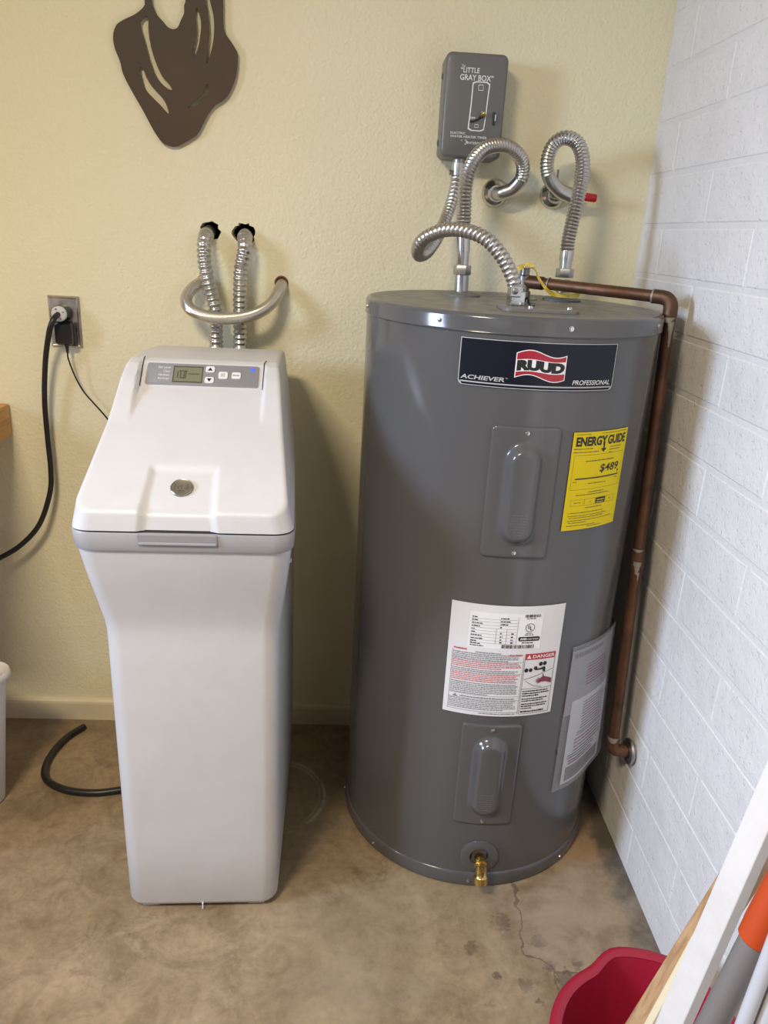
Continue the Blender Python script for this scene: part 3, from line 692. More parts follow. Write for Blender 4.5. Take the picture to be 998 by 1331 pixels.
# drain valve in its round escutcheon
g0 = rad(-91.0); dv = Vector((cos(g0), sin(g0), 0)); DC = Vector((HX, HY, 0.080))+dv*HR
es = MB().lathe(DC-dv*0.004, DC+dv, [(0, 0.040), (0.0055, 0.0395), (0.0075, 0.036), (0.0070, 0.021), (0.0030, 0.0185), (-0.002, 0.018)], 40, caps=False).build('drain_escutcheon', 'enamel', wh)
MB().lathe(DC-dv*0.003, DC+dv, [(0, 0.0185), (0.001, 0.0185)], 24).build('drain_opening', 'dark_hole', wh)
val = MB().lathe(DC-dv*0.002, DC+dv, [(0, 0.0105), (0.018, 0.0105), (0.019, 0.013), (0.026, 0.013), (0.027, 0.0095), (0.036, 0.0095)], 20)
val.lathe(DC+dv*0.030+Vector((0, 0, 0.006)), DC+dv*0.040+Vector((0.0, 0, -0.03)), [(0, 0.0105), (0.012, 0.0115), (0.022, 0.0125), (0.024, 0.0142), (0.038, 0.0142), (0.039, 0.009), (0.030, 0.008)], 20)
drain = val.build('drain_valve', 'brass', wh, label='small brass drain tap')
MB().lathe(DC+dv*0.038+Vector((0, 0, 0.006)), DC+dv*1.0+Vector((0, 0, 0.006)), [(0, 0.0065), (0.006, 0.0065), (0.0065, 0.0045), (0.003, 0.004)], 6).build('stem_nut', 'brass', drain)

# fittings on the top: pipe collars, element wire plate, relief valve
for (cx, cy, r) in ((-0.418, -0.165, 0.040), (-0.205, -0.165, 0.040)):
    MB().lathe((cx, cy, 1.1745), (cx, cy, 2), [(0, r), (0.004, r), (0.007, r*0.82), (0.009, 0.018), (0.009, 0.010)], 32).build('pipe_collar', 'grey_gasket', wh)
pl = MB(); ol = rrect(0.066, -0.045, 0.050, 0.014, 5)
PX, PY = -0.318, -0.436
pl.loft([[(PX+x, PY+y, 1.1755) for x, y in ol], [(PX+x*1.0, PY+y, 1.180) for x, y in ol], [(PX+x*0.97, PY+y*0.97, 1.1815) for x, y in ol]])
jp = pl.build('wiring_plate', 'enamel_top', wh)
mb = MB()
for (x, y) in ((PX+0.052, PY-0.02), (PX-0.020, PY-0.034)): mb = MB().lathe((x, y, 1.1815), (x, y, 2), [(0, 0.0048), (0.003, 0.0045), (0.0045, 0.002)], 12).build('screw', 'screw_metal', jp)
MB().lathe((-0.292, -0.180, 1.172), (-0.292, -0.180, 2), [(0, 0.032), (0.006, 0.030), (0.007, 0.016), (0.020, 0.016), (0.021, 0.013), (0.050, 0.013), (0.052, 0.010), (0.066, 0.010), (0.068, 0.004)], 20).build('relief_valve', 'dull_steel', wh)
MB().box(-0.302, -0.282, -0.215, -0.150, 1.238, 1.241).build('test_lever', 'galvanised', wh, smooth=False, bevel=0.001)

# ================================================================== PLUMBING ABOVE THE HEATER
def nut(mb, c, z0, z1, r): return mb.lathe((c[0], c[1], z0), (c[0], c[1], 2), [(0, r*0.93), (0.002, r), (z1-z0-0.002, r), (z1-z0, r*0.93)], 6)
cold = thing('flexible_water_connector', (-0.418, -0.165, 1.184), 'corrugated steel water connector curling from heater top to the round wall flange', 'pipe')
cp = [(-0.4205, -0.165, 1.262), (-0.4231, -0.165, 1.2957), (-0.4248, -0.165, 1.3315), (-0.4270, -0.165, 1.3886), (-0.4150, -0.155, 1.4307), (-0.3871, -0.135, 1.4606), (-0.3428, -0.11, 1.4682), (-0.3055, -0.085, 1.4494), (-0.2946, -0.065, 1.4189), (-0.3097, -0.052, 1.3935), (-0.3320, -0.044, 1.3835), (-0.3370, -0.015, 1.3840), (-0.3375, -0.002, 1.3842)]
corrugated(cp, 0.0150, 0.0022, 0.0068, 0.03, 0.095).build('hose', 'steel', cold)
MB().lathe((-0.418, -0.165, 1.184), (-0.4205, -0.165, 1.262), [(0, 0.0145), (0.030, 0.0145), (0.034, 0.0135)], 20).build('nipple', 'galvanised', cold)
nut(MB(), (-0.4195, -0.165), 1.217, 1.236, 0.0185).build('nut', 'galvanised', cold)
MB().lathe((-0.4197, -0.165, 1.235), (-0.4208, -0.165, 1.275), [(0, 0.0125), (0.040, 0.0125)], 20).build('sleeve', 'steel', cold)
hot = thing('flexible_water_connector', (-0.205, -0.165, 1.184), 'corrugated steel water connector looping beside the red valve handle', 'pipe')
hp = [(-0.2059, -0.165, 1.2550), (-0.2059, -0.165, 1.2700), (-0.2056, -0.163, 1.2987), (-0.1979, -0.158, 1.358), (-0.1908, -0.15, 1.4136), (-0.1919, -0.14, 1.4526), (-0.2026, -0.125, 1.4801), (-0.2236, -0.11, 1.4903), (-0.2437, -0.095, 1.4779), (-0.249, -0.08, 1.447), (-0.2374, -0.068, 1.4158), (-0.211, -0.06, 1.3935), (-0.184, -0.055, 1.3833)]
corrugated(hp, 0.0150, 0.0022, 0.0068, 0.02, 0.075).build('hose', 'steel', hot)
MB().lathe((-0.205, -0.165, 1.184), (-0.2059, -0.165, 1.255), [(0, 0.0145), (0.03, 0.0145), (0.034, 0.0135)], 20).build('nipple', 'galvanised', hot)
nut(MB(), (-0.2055, -0.165), 1.222, 1.240, 0.0185).build('nut', 'galvanised', hot)
MB().lathe((-0.2057, -0.165, 1.238), (-0.2059, -0.165, 1.270), [(0, 0.0125), (0.032, 0.0125)], 20).build('sleeve', 'steel', hot)
def flange(x, z, label, r=0.030, axis=Vector((0, -1, 0)), y=0.0, x0=None):
    a = Vector((x, y, z)); mb = MB().lathe(a-axis*0.002, a+axis, [(0, r), (0.004, r), (0.008, r*0.95), (0.014, r*0.72), (0.019, r*0.52), (0.021, r*0.50)], 36)
    return tag(mb.build('pipe_flange', 'chrome', None), label, 'pipe flange', 'pipe flanges on the walls')
fl1 = flange(-0.3385, 1.3845, 'round chrome flange on the beige wall under the grey timer box')
fl2 = flange(-0.2095, 1.3880, 'round chrome flange on the beige wall behind the red handled valve')
vv = thing('shutoff_valve', (-0.2050, -0.02, 1.388), 'steel shut-off valve with a red handle by the wall corner', 'valve')
mb = MB().cyl((-0.2095, -0.021, 1.388), (-0.2095, -0.040, 1.388), 0.0095).lathe((-0.222, -0.042, 1.3905), (-0.160, -0.048, 1.3835), [(0, 0.010), (0.006, 0.0125), (0.02, 0.0125), (0.026, 0.016), (0.040, 0.016), (0.046, 0.012), (0.060, 0.012)], 20)
vb = mb.build('valve_body', 'dull_steel', vv)
MB().box(-0.232, -0.221, -0.052, -0.030, 1.378, 1.394).build('valve_tail', 'dull_steel', vv, smooth=False, bevel=0.002)
vh = MB().lathe((-0.1605, -0.053, 1.3855), (-0.1275, -0.055, 1.3830), [(0, 0.0070), (0.002, 0.0082), (0.010, 0.0086), (0.028, 0.0086), (0.032, 0.0080), (0.033, 0.006)], 18).build('valve_handle', 'handle_red', vv, label='red handle sleeve')
MB().box(-0.215, -0.160, -0.047, -0.044, 1.399, 1.404, Matrix.Translation((-0.187, 0, 1.40)) @ Matrix.Rotation(rad(14), 4, 'Y') @ Matrix.Translation((0.187, 0, -1.40))).build('lever', 'dull_steel', vv, smooth=False)
MB().box(-0.2165, -0.2135, -0.047, -0.040, 1.400, 1.436).build('lever', 'dull_steel', vv, smooth=False)

# electric timer box on the wall
tb = thing('timer_box', (-0.41, 0, 1.54), 'grey electric water heater timer box mounted on the beige wall', 'timer')
bx0, bx1, bz0, bz1, by = -0.4735, -0.3465, 1.4445, 1.6385, -0.074
TX, TZ = (bx0+bx1)/2, (bz0+bz1)/2; hwT, hhT = (bx1-bx0)/2, (bz1-bz0)/2
ol = [rrect(hwT-i, -hhT+i, hhT-i, 0.013, 6) for i in (0, 0, 0.0008, 0.003, 0.0065)]
dep = [0.0, -0.064, -0.069, -0.0725, -0.074]
MB().loft([[(TX+x, d, TZ+z) for x, z in o_] for o_, d in zip(ol, dep)]).build('case', 'timer_grey', tb, angle=60)
def bt(u, v_, h=0.0004): return (bx0+0.004+(bx1-bx0-0.008)*u, by-h, bz1-0.003-(bz1-bz0-0.006)*v_)
TF = lambda h=0.0004: (lambda x, y: bt(x, -y, h))
k = Flat()
k.text('The', 0.235, 0.300, -0.130, -0.108).text('\u201cLITTLE', 0.225, 0.545, -0.182, -0.132, bold=0.012).text('GRAY BOX\u201d', 0.220, 0.790, -0.254, -0.198, bold=0.012)
k.text('ELECTRIC', 0.125, 0.385, -0.778, -0.757, bold=0.012).text('WATER HEATER TIMER', 0.125, 0.765, -0.813, -0.790, bold=0.012)
k.text('BY', 0.315, 0.345, -0.845, -0.832).text('INTERMATIC', 0.435, 0.77, -0.872, -0.848, bold=0.01)
for (x, y) in ((0.385, -0.830), (0.412, -0.842), (0.385, -0.870), (0.412, -0.858), (0.398, -0.850)): k.rect(x, x+0.026, y-0.008, y)
sl = [(0.440, -0.272), (0.500, -0.258), (0.690, -0.258), (0.745, -0.278), (0.735, -0.36), (0.725, -0.48), (0.720, -0.60), (0.700, -0.725), (0.640, -0.742), (0.47, -0.740), (0.415, -0.722), (0.425, -0.60), (0.435, -0.46)]
n = len(sl); cxs = sum(p[0] for p in sl)/n; cys = sum(p[1] for p in sl)/n
inn = [(cxs+(x-cxs)*0.87, cys+(y-cys)*0.955) for x, y in sl]
k.add(sl+inn, [(i, (i+1) % n, n+(i+1) % n, n+i) for i in range(n)])
k.frame(0.545, 0.632, -0.345, -0.288, 0.006).frame(0.530, 0.600, -0.705, -0.672, 0.005)
k.text('ON', 0.625, 0.690, -0.563, -0.543, bold=0.02).text('OFF', 0.445, 0.535, -0.622, -0.602, bold=0.02)
k.rect(0.30, 0.32, -0.0002, -0.0001)
k.build('lettering', 'print_white', TF(), tb, kind='stuff')
Flat().band([(0.44, -0.640), (0.50, -0.637), (0.57, -0.618), (0.64, -0.588), (0.705, -0.555)], [(0.44, -0.662), (0.51, -0.660), (0.585, -0.640), (0.655, -0.610), (0.715, -0.578)]).build('lever_slot', 'black_plastic', TF(0.0006), tb)
a = Vector(bt(0.62, 0.592, 0.0)); b = Vector(bt(0.675, 0.568, 0.014))
MB().lathe(a, b, [(0, 0.0035), (0.008, 0.004), (0.014, 0.0038), (0.016, 0.002)], 12).build('lever', 'brass', tb)
MB().box(*sorted((bt(0.842, 0)[0], bt(0.868, 0)[0])), by-0.006, by+0.002, bt(0, 0.672)[2], bt(0, 0.545)[2]).build('side_tab', 'black_plastic', tb, smooth=False, bevel=0.001)
MB().box(*sorted((bt(0.866, 0)[0], bt(0.882, 0)[0])), by-0.007, by+0.001, bt(0, 0.635)[2], bt(0, 0.57)[2]).build('side_tab_knob', 'print_white', tb, smooth=False, bevel=0.001)
for z in (1.475, 1.60): MB().lathe((bx0, -0.025, z), (bx0-0.01, -0.025, z), [(0, 0.006), (0.002, 0.006), (0.003, 0.003)], 12).build('knockout', 'timer_grey', tb)

# armoured electric conduit from the timer down to the heater
cd = thing('electric_conduit', (-0.429, -0.045, 1.44), 'spiral steel electric conduit looping from the timer box onto the heater', 'conduit')
cdp = [(-0.4288, -0.042, 1.4200), (-0.4308, -0.045, 1.4087), (-0.4366, -0.055, 1.3711), (-0.4521, -0.09, 1.3283), (-0.4745, -0.15, 1.2868), (-0.4980, -0.20, 1.2590), (-0.5160, -0.235, 1.2530), (-0.5220, -0.27, 1.2667), (-0.5115, -0.3, 1.2857), (-0.4799, -0.33, 1.3008), (-0.4444, -0.36, 1.3013), (-0.411, -0.385, 1.2889), (-0.3834, -0.4, 1.2623), (-0.3641, -0.41, 1.2312), (-0.3540, -0.416, 1.2040)]
corrugated(cdp, 0.0132, 0.0022, 0.0095, sharp=True).build('conduit', 'steel', cd)
MB().lathe((-0.4286, -0.042, 1.4445), (-0.4288, -0.042, 1.405), [(0, 0.013), (0.006, 0.013), (0.007, 0.0155), (0.036, 0.0145)], 16).build('clamp_connector', 'galvanised', cd)
mb = MB()
for dz in (1.4175,): mb.lathe((-0.4480, -0.050, dz), (-0.425, -0.050, dz), [(0, 0.0055), (0.004, 0.0055), (0.0045, 0.003), (0.02, 0.003)], 10)
mb.build('clamp_screw', 'dull_steel', cd)
mb = MB().box(-0.367, -0.341, -0.434, -0.400, 1.1815, 1.206).cyl((-0.354, -0.417, 1.196), (-0.3555, -0.4165, 1.212), 0.0145)
mb.box(-0.371, -0.350, -0.440, -0.430, 1.196, 1.216)
mb.build('clamp_connector', 'chrome', cd, smooth=False, bevel=0.002)
MB().lathe((-0.3615, -0.440, 1.2065), (-0.3615, -0.45, 1.2065), [(0, 0.0058), (0.003, 0.0055), (0.0045, 0.002)], 12).build('clamp_screw', 'dull_steel', cd)
mb = MB()
wp, _ = catmull([(-0.340, -0.405, 1.1830), (-0.330, -0.402, 1.194), (-0.327, -0.41, 1.184), (-0.318, -0.415, 1.1835)], 0.003); mb.tube(wp, 0.0022, 8).build('wire', 'black_plastic', cd)

# yellow caution tag wrapped under the copper pipe
tp, L = catmull([(-0.3127, -0.205, 1.2347), (-0.2950, -0.205, 1.2430), (-0.2800, -0.210, 1.2395), (-0.2717, -0.215, 1.2217), (-0.252, -0.225, 1.198), (-0.236, -0.222, 1.1905), (-0.2140, -0.218, 1.1895), (-0.1880, -0.215, 1.1895), (-0.1800, -0.210, 1.1980)], 0.005)
mb = MB()
for i, p in enumerate(tp):
    q = i/len(tp); wz = 0.011
    up = Vector((0, 0.6, 0.8)); mb.v += [tuple(p-up*wz*0.5), tuple(p+up*wz*0.5), tuple(p+up*wz*0.5+Vector((0, -0.0008, 0.0006))), tuple(p-up*wz*0.5+Vector((0, -0.0008, 0.0006)))]
N_ = len(tp)
for i in range(N_-1):
    for k_ in range(4): mb.f.append((4*i+k_, 4*i+(k_+1) % 4, 4*i+4+(k_+1) % 4, 4*i+4+k_))
mb.f += [(3, 2, 1, 0), (4*N_-4, 4*N_-3, 4*N_-2, 4*N_-1)]
tag(mb.build('caution_tag', 'yellow_tag'), 'crumpled yellow plastic tag lying on the heater top under the copper pipe', 'tag')

# copper relief pipe along the block wall
co = thing('copper_pipe', (-0.048, -0.40, 0.26), 'brown copper relief pipe running over the heater and down the block wall', 'pipe')
A = Vector((-0.292, -0.178, 1.2110)); B = Vector((-0.048, -0.3560, 1.2030)); Dn = Vector((-0.048, -0.4525, 0.2640)); W_ = Vector((-0.0, -0.4510, 0.2610))
dAB = (B-A).normalized(); dBD = (Dn-B).normalized(); dDW = (W_-Dn).normalized()
rp = 0.0113
MB().cyl(A, B-dAB*0.030, rp).build('pipe', 'copper', co)
MB().cyl(B+dBD*0.030, Dn-dBD*0.030, rp).build('pipe', 'copper', co)
def elbow(P_, d0, d1, L_, r):
    pts = []
    a_, c_ = P_-d0*L_, P_+d1*L_
    for k_ in range(11):
        u = k_/10; pts.append((1-u)**2*a_+2*u*(1-u)*P_+u*u*c_)
    pts = [a_-d0*0.014]+pts+[c_+d1*0.014]
    return MB().tube(pts, r, 18)
elbow(B, dAB, dBD, 0.020, rp+0.0020).build('elbow', 'copper', co)
elbow(Dn, dBD, dDW, 0.016, rp+0.0020).build('elbow', 'copper', co)
MB().cyl(Dn+dDW*0.022, W_+Vector((0.001, 0, 0)), rp).build('pipe', 'copper', co)
MB().lathe(A-dAB*0.012, A+dAB*0.055, [(0, 0.010), (0.010, 0.0105), (0.020, rp+0.002), (0.055, rp+0.002)], 20).build('coupling', 'copper', co)
MB().cyl(A+dAB*0.0550, A+dAB*0.0570, rp+0.0022).build('solder_ring', 'solder', co)
MB().cyl(B-dAB*0.0365, B-dAB*0.0335, rp+0.0022).build('solder_ring', 'solder', co)
zt = lambda z: B+dBD*((B.z-z)/(-dBD.z))
MB().cyl(zt(0.716), zt(0.675), rp+0.002).build('coupling', 'copper', co)
q = random.Random(9)
def drip(z, az, wd, ln):      # run of solder down the pipe, thin shell
    mb = MB(); n = 8; m_ = 10
    u0 = Vector((1, 0, 0)); c0 = dBD.cross(u0)
    for j in range(m_+1):
        cc = zt(z-ln*j/m_); wj = wd*(1-j/m_*0.75)*(0.8+0.4*q.random())
        for i in range(n+1):
            g_ = az+wj*(i/n-0.5); rr_ = rp+0.0021+0.0007*sin(PI*i/n)
            mb.v.append(tuple(cc+u0*(cos(g_)*rr_)+c0*(sin(g_)*rr_)))
    for j in range(m_):
        for i in range(n): mb.f.append((j*(n+1)+i, j*(n+1)+i+1, (j+1)*(n+1)+i+1, (j+1)*(n+1)+i))
    return mb
gcam = math.atan2((Vector((-0.5, -1.0, 0)).normalized()).dot(dBD.cross(Vector((1, 0, 0)))), Vector((-0.5, -1.0, 0)).normalized().x)
drip(1.168, gcam+0.1, 2.3, 0.010).build('solder_drip', 'solder', co); drip(1.160, gcam-0.45, 0.9, 0.046).build('solder_drip', 'solder', co)
drip(0.718, gcam, 2.4, 0.006).build('solder_drip', 'solder', co); drip(0.692, gcam-0.2, 1.3, 0.026).build('solder_drip', 'solder', co); drip(0.670, gcam-0.5, 0.5, 0.018).build('solder_drip', 'solder', co)
drip(0.2985, gcam, 2.6, 0.012).build('solder_drip', 'solder', co)
mb = MB().lathe((0.003, -0.4508, 0.2610), (-1, -0.4508, 0.2610), [(0, 0.0165), (0.009, 0.0165), (0.009, 0.027), (0.0115, 0.0285), (0.0155, 0.0275), (0.018, 0.022), (0.0185, 0.0135)], 32)
tag(mb.build('pipe_flange', 'galvanised'), 'loose galvanised ring on the copper pipe end at the block wall', 'pipe flange', 'pipe flanges on the walls')

# ================================================================== WATER SOFTENER
so = thing('water_softener', (-0.9065, -0.40, 0), 'white plastic cabinet water softener with sloped lid and grey control panel', 'water softener', rz=rad(2.0))
def sec(z, yf, yb, wf, wb, r=0.030): return [(x, y, z) for x, y in rrect(wf, yf, yb, r, 7, wb)]
secs = [(0.010, -0.2270, 0.280, 0.1385, 0.150, 0.032), (0.014, -0.2330, 0.284, 0.1440, 0.154, 0.032), (0.022, -0.2365, 0.286, 0.1465, 0.156, 0.032), (0.15, -0.2390, 0.287, 0.1470, 0.157), (0.40, -0.2440, 0.288, 0.1475, 0.156),
        (0.60, -0.2470, 0.289, 0.1478, 0.155), (0.628, -0.2475, 0.289, 0.1482, 0.155), (0.646, -0.2500, 0.29, 0.1500, 0.155), (0.664, -0.2545, 0.29, 0.1525, 0.155), (0.70, -0.2650, 0.291, 0.1570, 0.154), (0.74, -0.2790, 0.292, 0.1620, 0.154), (0.778, -0.2895, 0.293, 0.1665, 0.153), (0.803, -0.2960, 0.294, 0.1690, 0.153)]
MB().loft([sec(*q_) for q_ in secs]).build('tank', 'softener_white', so, angle=60)
for (xa, ya, yb_) in ((-0.120, -0.222, -0.15), (0.088, -0.222, -0.15), (-0.120, 0.2, 0.26), (0.088, 0.2, 0.26)): MB().box(xa, xa+0.032, ya, yb_, 0.0, 0.013).build('foot', 'softener_white', so, smooth=False)
MB().box(-0.001, 0.001, -0.2400, -0.2340, 0.006, 0.020).build('mould_tab', 'sticker_white', so, smooth=False)
bs = [(0.803, -0.2960, 0.294, 0.1690, 0.153), (0.8032, -0.2995, 0.296, 0.1715, 0.1545), (0.8060, -0.3010, 0.297, 0.1725, 0.1550), (0.8330, -0.3040, 0.298, 0.1745, 0.1555), (0.8350, -0.3030, 0.298, 0.1735, 0.155)]
band = MB().loft([sec(*q_, 0.034) for q_ in bs]).build('rim_band', 'softener_grey', so, angle=50, label='grey band under the lid')
MB().box(-0.068, 0.055, -0.3062, -0.300, 0.8170, 0.8345).build('grip', 'grip_grey', band, smooth=False, bevel=0.0015)
MB().box(-0.066, 0.053, -0.3068, -0.300, 0.8170, 0.8215).build('grip_lip', 'softener_grey', band, smooth=False, bevel=0.001)
MB().loft([sec(0.8345, -0.2990, 0.295, 0.1695, 0.152), sec(0.8395, -0.2990, 0.295, 0.1695, 0.152)]).build('lid_gap_shade', 'gap_dark', so)  # dark strip, shade of the gap under the lid put in as colour
# lid: height field over a tapering plan
TW = [(-0.302, 0.1655), (-0.28, 0.1640), (-0.02, 0.1345), (0.30, 0.1300)]
ztab_mid = [(-0.31, 0.8665), (-0.302, 0.8700), (-0.292, 0.8740), (-0.062, 1.0150), (-0.0600, 1.0165), (-0.0180, 1.0535), (-0.005, 1.0570), (0.10, 1.0560), (0.22, 1.0470), (0.30, 1.0340)]
ztab_sh = [(-0.31, 0.8665), (-0.302, 0.8700), (-0.292, 0.8740), (-0.135, 0.9702), (-0.10, 0.9985), (-0.06, 1.0330), (-0.03, 1.0520), (-0.005, 1.0570), (0.10, 1.0560), (0.22, 1.0470), (0.30, 1.0340)]
RX = -0.006
def lidz(x, y):
    k_ = sstep(0.106, 0.1125, abs(x-0.000))
    z = lerp_table(ztab_mid, y)*(1-k_)+lerp_table(ztab_sh, y)*k_
    # recessed tab towards the front
    d = max(abs(x-RX)-(0.0480-0.055*max(0.0, y+0.300)), y+0.2260)
    z -= 0.0060*(1-sstep(0.0, 0.0135, d))
    return z
ys = [-0.302+q_ for q_ in (0, .0005, .0015, .003, .005, .008, .012, .016)]+[-0.282+0.004*k_ for k_ in range(54)]+[-0.066+0.002*k_ for k_ in range(33)]+[0.006+0.02*k_ for k_ in range(14)]+[0.279, 0.286, 0.291, 0.295, 0.298, 0.300]
nx = 96; us = sorted(set([-1, -.995, -.985, -.97, -.95, -.93]+[-.91+1.82*k_/nx for k_ in range(nx+1)]+[.93, .95, .97, .985, .995, 1]))
lw = lambda y: lerp_table(TW, y)
bot = [(-0.302, 0.1735), (0.30, 0.1545)]
def recess(x, y): return 0.0055*(1-sstep(0.0, 0.0135, abs(x-RX)-0.0480))*(1-sstep(-0.300, -0.262, y))
def lskirt(x, y):
    k_ = lerp_table(bot, y)/lw(y)
    return (x*k_, (-0.3045 if y < -0.3019 else (y+0.0 if y > -0.29 else y-0.0020))+recess(x, y), 0.8385)
lid = pad(lambda x, y, h: (x, y+recess(x, y), h), lw, -0.302, 0.300, 0.030, lidz, lskirt, xs=us, ys=ys, edge=0.007).build('lid', 'softener_white', so, angle=50)
# control panel lying on the slanted face
e0 = Vector((0, -0.0600, 1.0165)); e1 = Vector((0, -0.0180, 1.0535)); du = (e1-e0).normalized(); nn = Vector((0, -du.z, du.y))
PLN = (e1-e0).length
def pf(x, t_, h=0.0): return tuple(e0+du*t_+nn*h+Vector((x, 0, 0)))
PWD, t0, t1 = 0.0985, 0.0035, PLN-0.0045
ol = rrect(PWD, t0, t1, 0.004, 4)
pn = MB().loft([[pf(x, y, -0.001) for x, y in ol], [pf(x, y, 0.0012) for x, y in ol], [pf(x*0.995, t0+(y-t0)*0.985+0.0003, 0.0016) for x, y in ol]]).build('control_panel', 'panel_grey', so, label='grey control panel with display and buttons')
tx = lambda u: -PWD+2*PWD*u
ty = lambda v_: t0+(t1-t0)*v_
def pbox(name, u0, u1, v0, v1, h0, h1, mt, parent, r=0.0):
    rr_ = min(0.0035, (ty(v1)-ty(v0))*0.35); o_ = [(x+(tx(u0)+tx(u1))/2, y) for x, y in rrect((tx(u1)-tx(u0))/2, ty(v0), ty(v1), rr_ if r else 0.0006, 4)]
    return MB().loft([[pf(x, y, h0) for x, y in o_], [pf(x, y, h1) for x, y in o_]]).build(name, mt, parent, smooth=False)
pbox('display_bezel', 0.235, 0.500, 0.12, 0.88, 0.0012, 0.0020, 'lcd_dark', pn)
lcd = pbox('display', 0.247, 0.492, 0.17, 0.82, 0.0012, 0.0023, 'lcd', pn)
PF = lambda h: (lambda u, v_: pf(tx(u), ty(v_), h))
k = Flat()
for i, u in enumerate((0.275, 0.300, 0.330, 0.345)): k.rect(u, u+0.008, 0.32, 0.62+0.03*(i % 2))
k.rect(0.37, 0.47, 0.50, 0.53).rect(0.29, 0.36, 0.62, 0.66).rect(0.30, 0.35, 0.30, 0.34)
k.build('display_print', 'lcd_dark', PF(0.0027), lcd)
for (u0, u1, v0, v1) in ((0.522, 0.602, 0.62, 0.90), (0.522, 0.602, 0.12, 0.40), (0.640, 0.722, 0.34, 0.66), (0.758, 0.838, 0.36, 0.66)): pbox('button', u0, u1, v0, v1, 0.0012, 0.0030, 'button_white', pn, r=1)
k = Flat().poly([(0.540, 0.69), (0.584, 0.69), (0.562, 0.84)]).poly([(0.540, 0.33), (0.562, 0.18), (0.584, 0.33)])
k.build('button_print', 'ink_black', PF(0.0033), pn)
Flat().lines(0.662, 0.700, 0.60, 0.42, 2, 0.55, random.Random(2), wmin=0.01, wmax=0.02, gap=0.004).lines(0.768, 0.828, 0.56, 0.46, 1, 0.6, random.Random(2), wmin=0.01, wmax=0.02, gap=0.004).build('button_print', 'ink_grey', PF(0.0033), pn)
k = Flat(); rr = random.Random(8)
for i, (s_, a_) in enumerate((('Salt Level', 0.100), ('Clean', 0.148), ('Hardness', 0.112), ('Recharge', 0.110))): k.text(s_, a_, 0.205, 0.74-i*0.175, 0.85-i*0.175)
k.build('lettering', 'print_white', PF(0.0020), pn)
pbox('indicator_light', 0.925, 0.960, 0.74, 0.90, 0.0012, 0.0022, 'led_blue', pn, r=1)
for sx_ in (-1, 1):        # dark seams where panel housing meets the shoulders
    pts = [(sx_*0.1065, -0.062, 1.0172), (sx_*0.1068, -0.030, 1.0455), (sx_*0.1068, -0.016, 1.0562), (sx_*0.1090, 0.004, 1.0580)]
    MB().tube(pts, 0.0008, 6).build('seam', 'gap_dark', so)
# round medallion with a script monogram
sl_ = (1.0150-0.8740)/(0.230); ly = -0.252; mz = 0.8740+(1.0150-0.8740)/0.230*(ly+0.292)-0.0050
mn = Vector((0, -sl_, 1)).normalized(); mu = Vector((0, 1, sl_)).normalized(); mc = Vector((-0.006, ly, mz))
md = MB().lathe(mc-mn*0.001, mc+mn, [(0, 0.0178), (0.0030, 0.0178), (0.0042, 0.0165), (0.0036, 0.0155), (0.0032, 0.001)], 40).build('medallion', 'medallion', so, label='round silver medallion with a monogram')
def mf(x, y): return tuple(mc+mn*0.0026+Vector((x, 0, 0))+mu*y)
k = Flat().ringo(0, 0, 0.0128, 0.0142).text('G', -0.0092, 0.0002, -0.006, 0.006, bold=0.01, shear=0.25).text('E', 0.0006, 0.0088, -0.0055, 0.006, bold=0.01, shear=0.25)
for a_ in range(4):
    g_ = PI/4+a_*PI/2; k.ringo(0.0102*cos(g_), 0.0102*sin(g_), 0.0012, 0.0022, 10)
k.build('monogram', 'medallion_relief', mf, md)
MB().lathe((0.1570, -0.05, 0.683), (0.17, -0.05, 0.683), [(0, 0.005), (0.004, 0.0045), (0.005, 0.002)], 12).build('side_plug', 'softener_white', so)

# hoses of the softener
hl = thing('softener_hose', (-0.9465, -0.05, 0.93), 'left one of two thick corrugated steel hoses behind the softener top', 'hose', group='corrugated hoses behind the softener')
corrugated([(-0.9700, 0.03, 1.2720), (-0.9690, -0.010, 1.2660), (-0.9700, -0.036, 1.2430), (-0.9668, -0.047, 1.2032), (-0.9571, -0.048, 1.1553), (-0.9477, -0.05, 1.1147), (-0.9452, -0.05, 1.073), (-0.946, -0.05, 1.0373), (-0.9464, -0.05, 0.9432)], 0.0162, 0.0028, 0.0115, 0.040, 0).build('hose', 'steel', hl)
MB().lathe((-0.9690, -0.006, 1.2680), (-0.9690, -0.018, 1.2610), [(0, 0.0155), (0.004, 0.0170), (0.010, 0.0170), (0.013, 0.0155)], 24).build('cuff', 'galvanised', hl)
hr_ = thing('softener_hose', (-0.8935, -0.05, 0.93), 'right one of two thick corrugated steel hoses behind the softener top', 'hose', group='corrugated hoses behind the softener')
corrugated([(-0.8880, 0.03, 1.2690), (-0.8850, -0.008, 1.2660), (-0.8816, -0.040, 1.2420), (-0.8890, -0.048, 1.1991), (-0.8913, -0.05, 1.1504), (-0.8919, -0.05, 1.1007), (-0.8927, -0.05, 1.0398), (-0.8938, -0.05, 0.9455)], 0.0162, 0.0028, 0.0115, 0.030, 0).build('hose', 'steel', hr_)
MB().lathe((-0.8850, -0.006, 1.2680), (-0.8840, -0.018, 1.2610), [(0, 0.0155), (0.004, 0.0170), (0.009, 0.0170), (0.012, 0.0155)], 24).build('cuff', 'galvanised', hr_)
br = thing('bypass_hose', (-0.90, -0.05, 1.10), 'smooth braided steel hose curving across the two corrugated hoses between wall holes', 'hose')
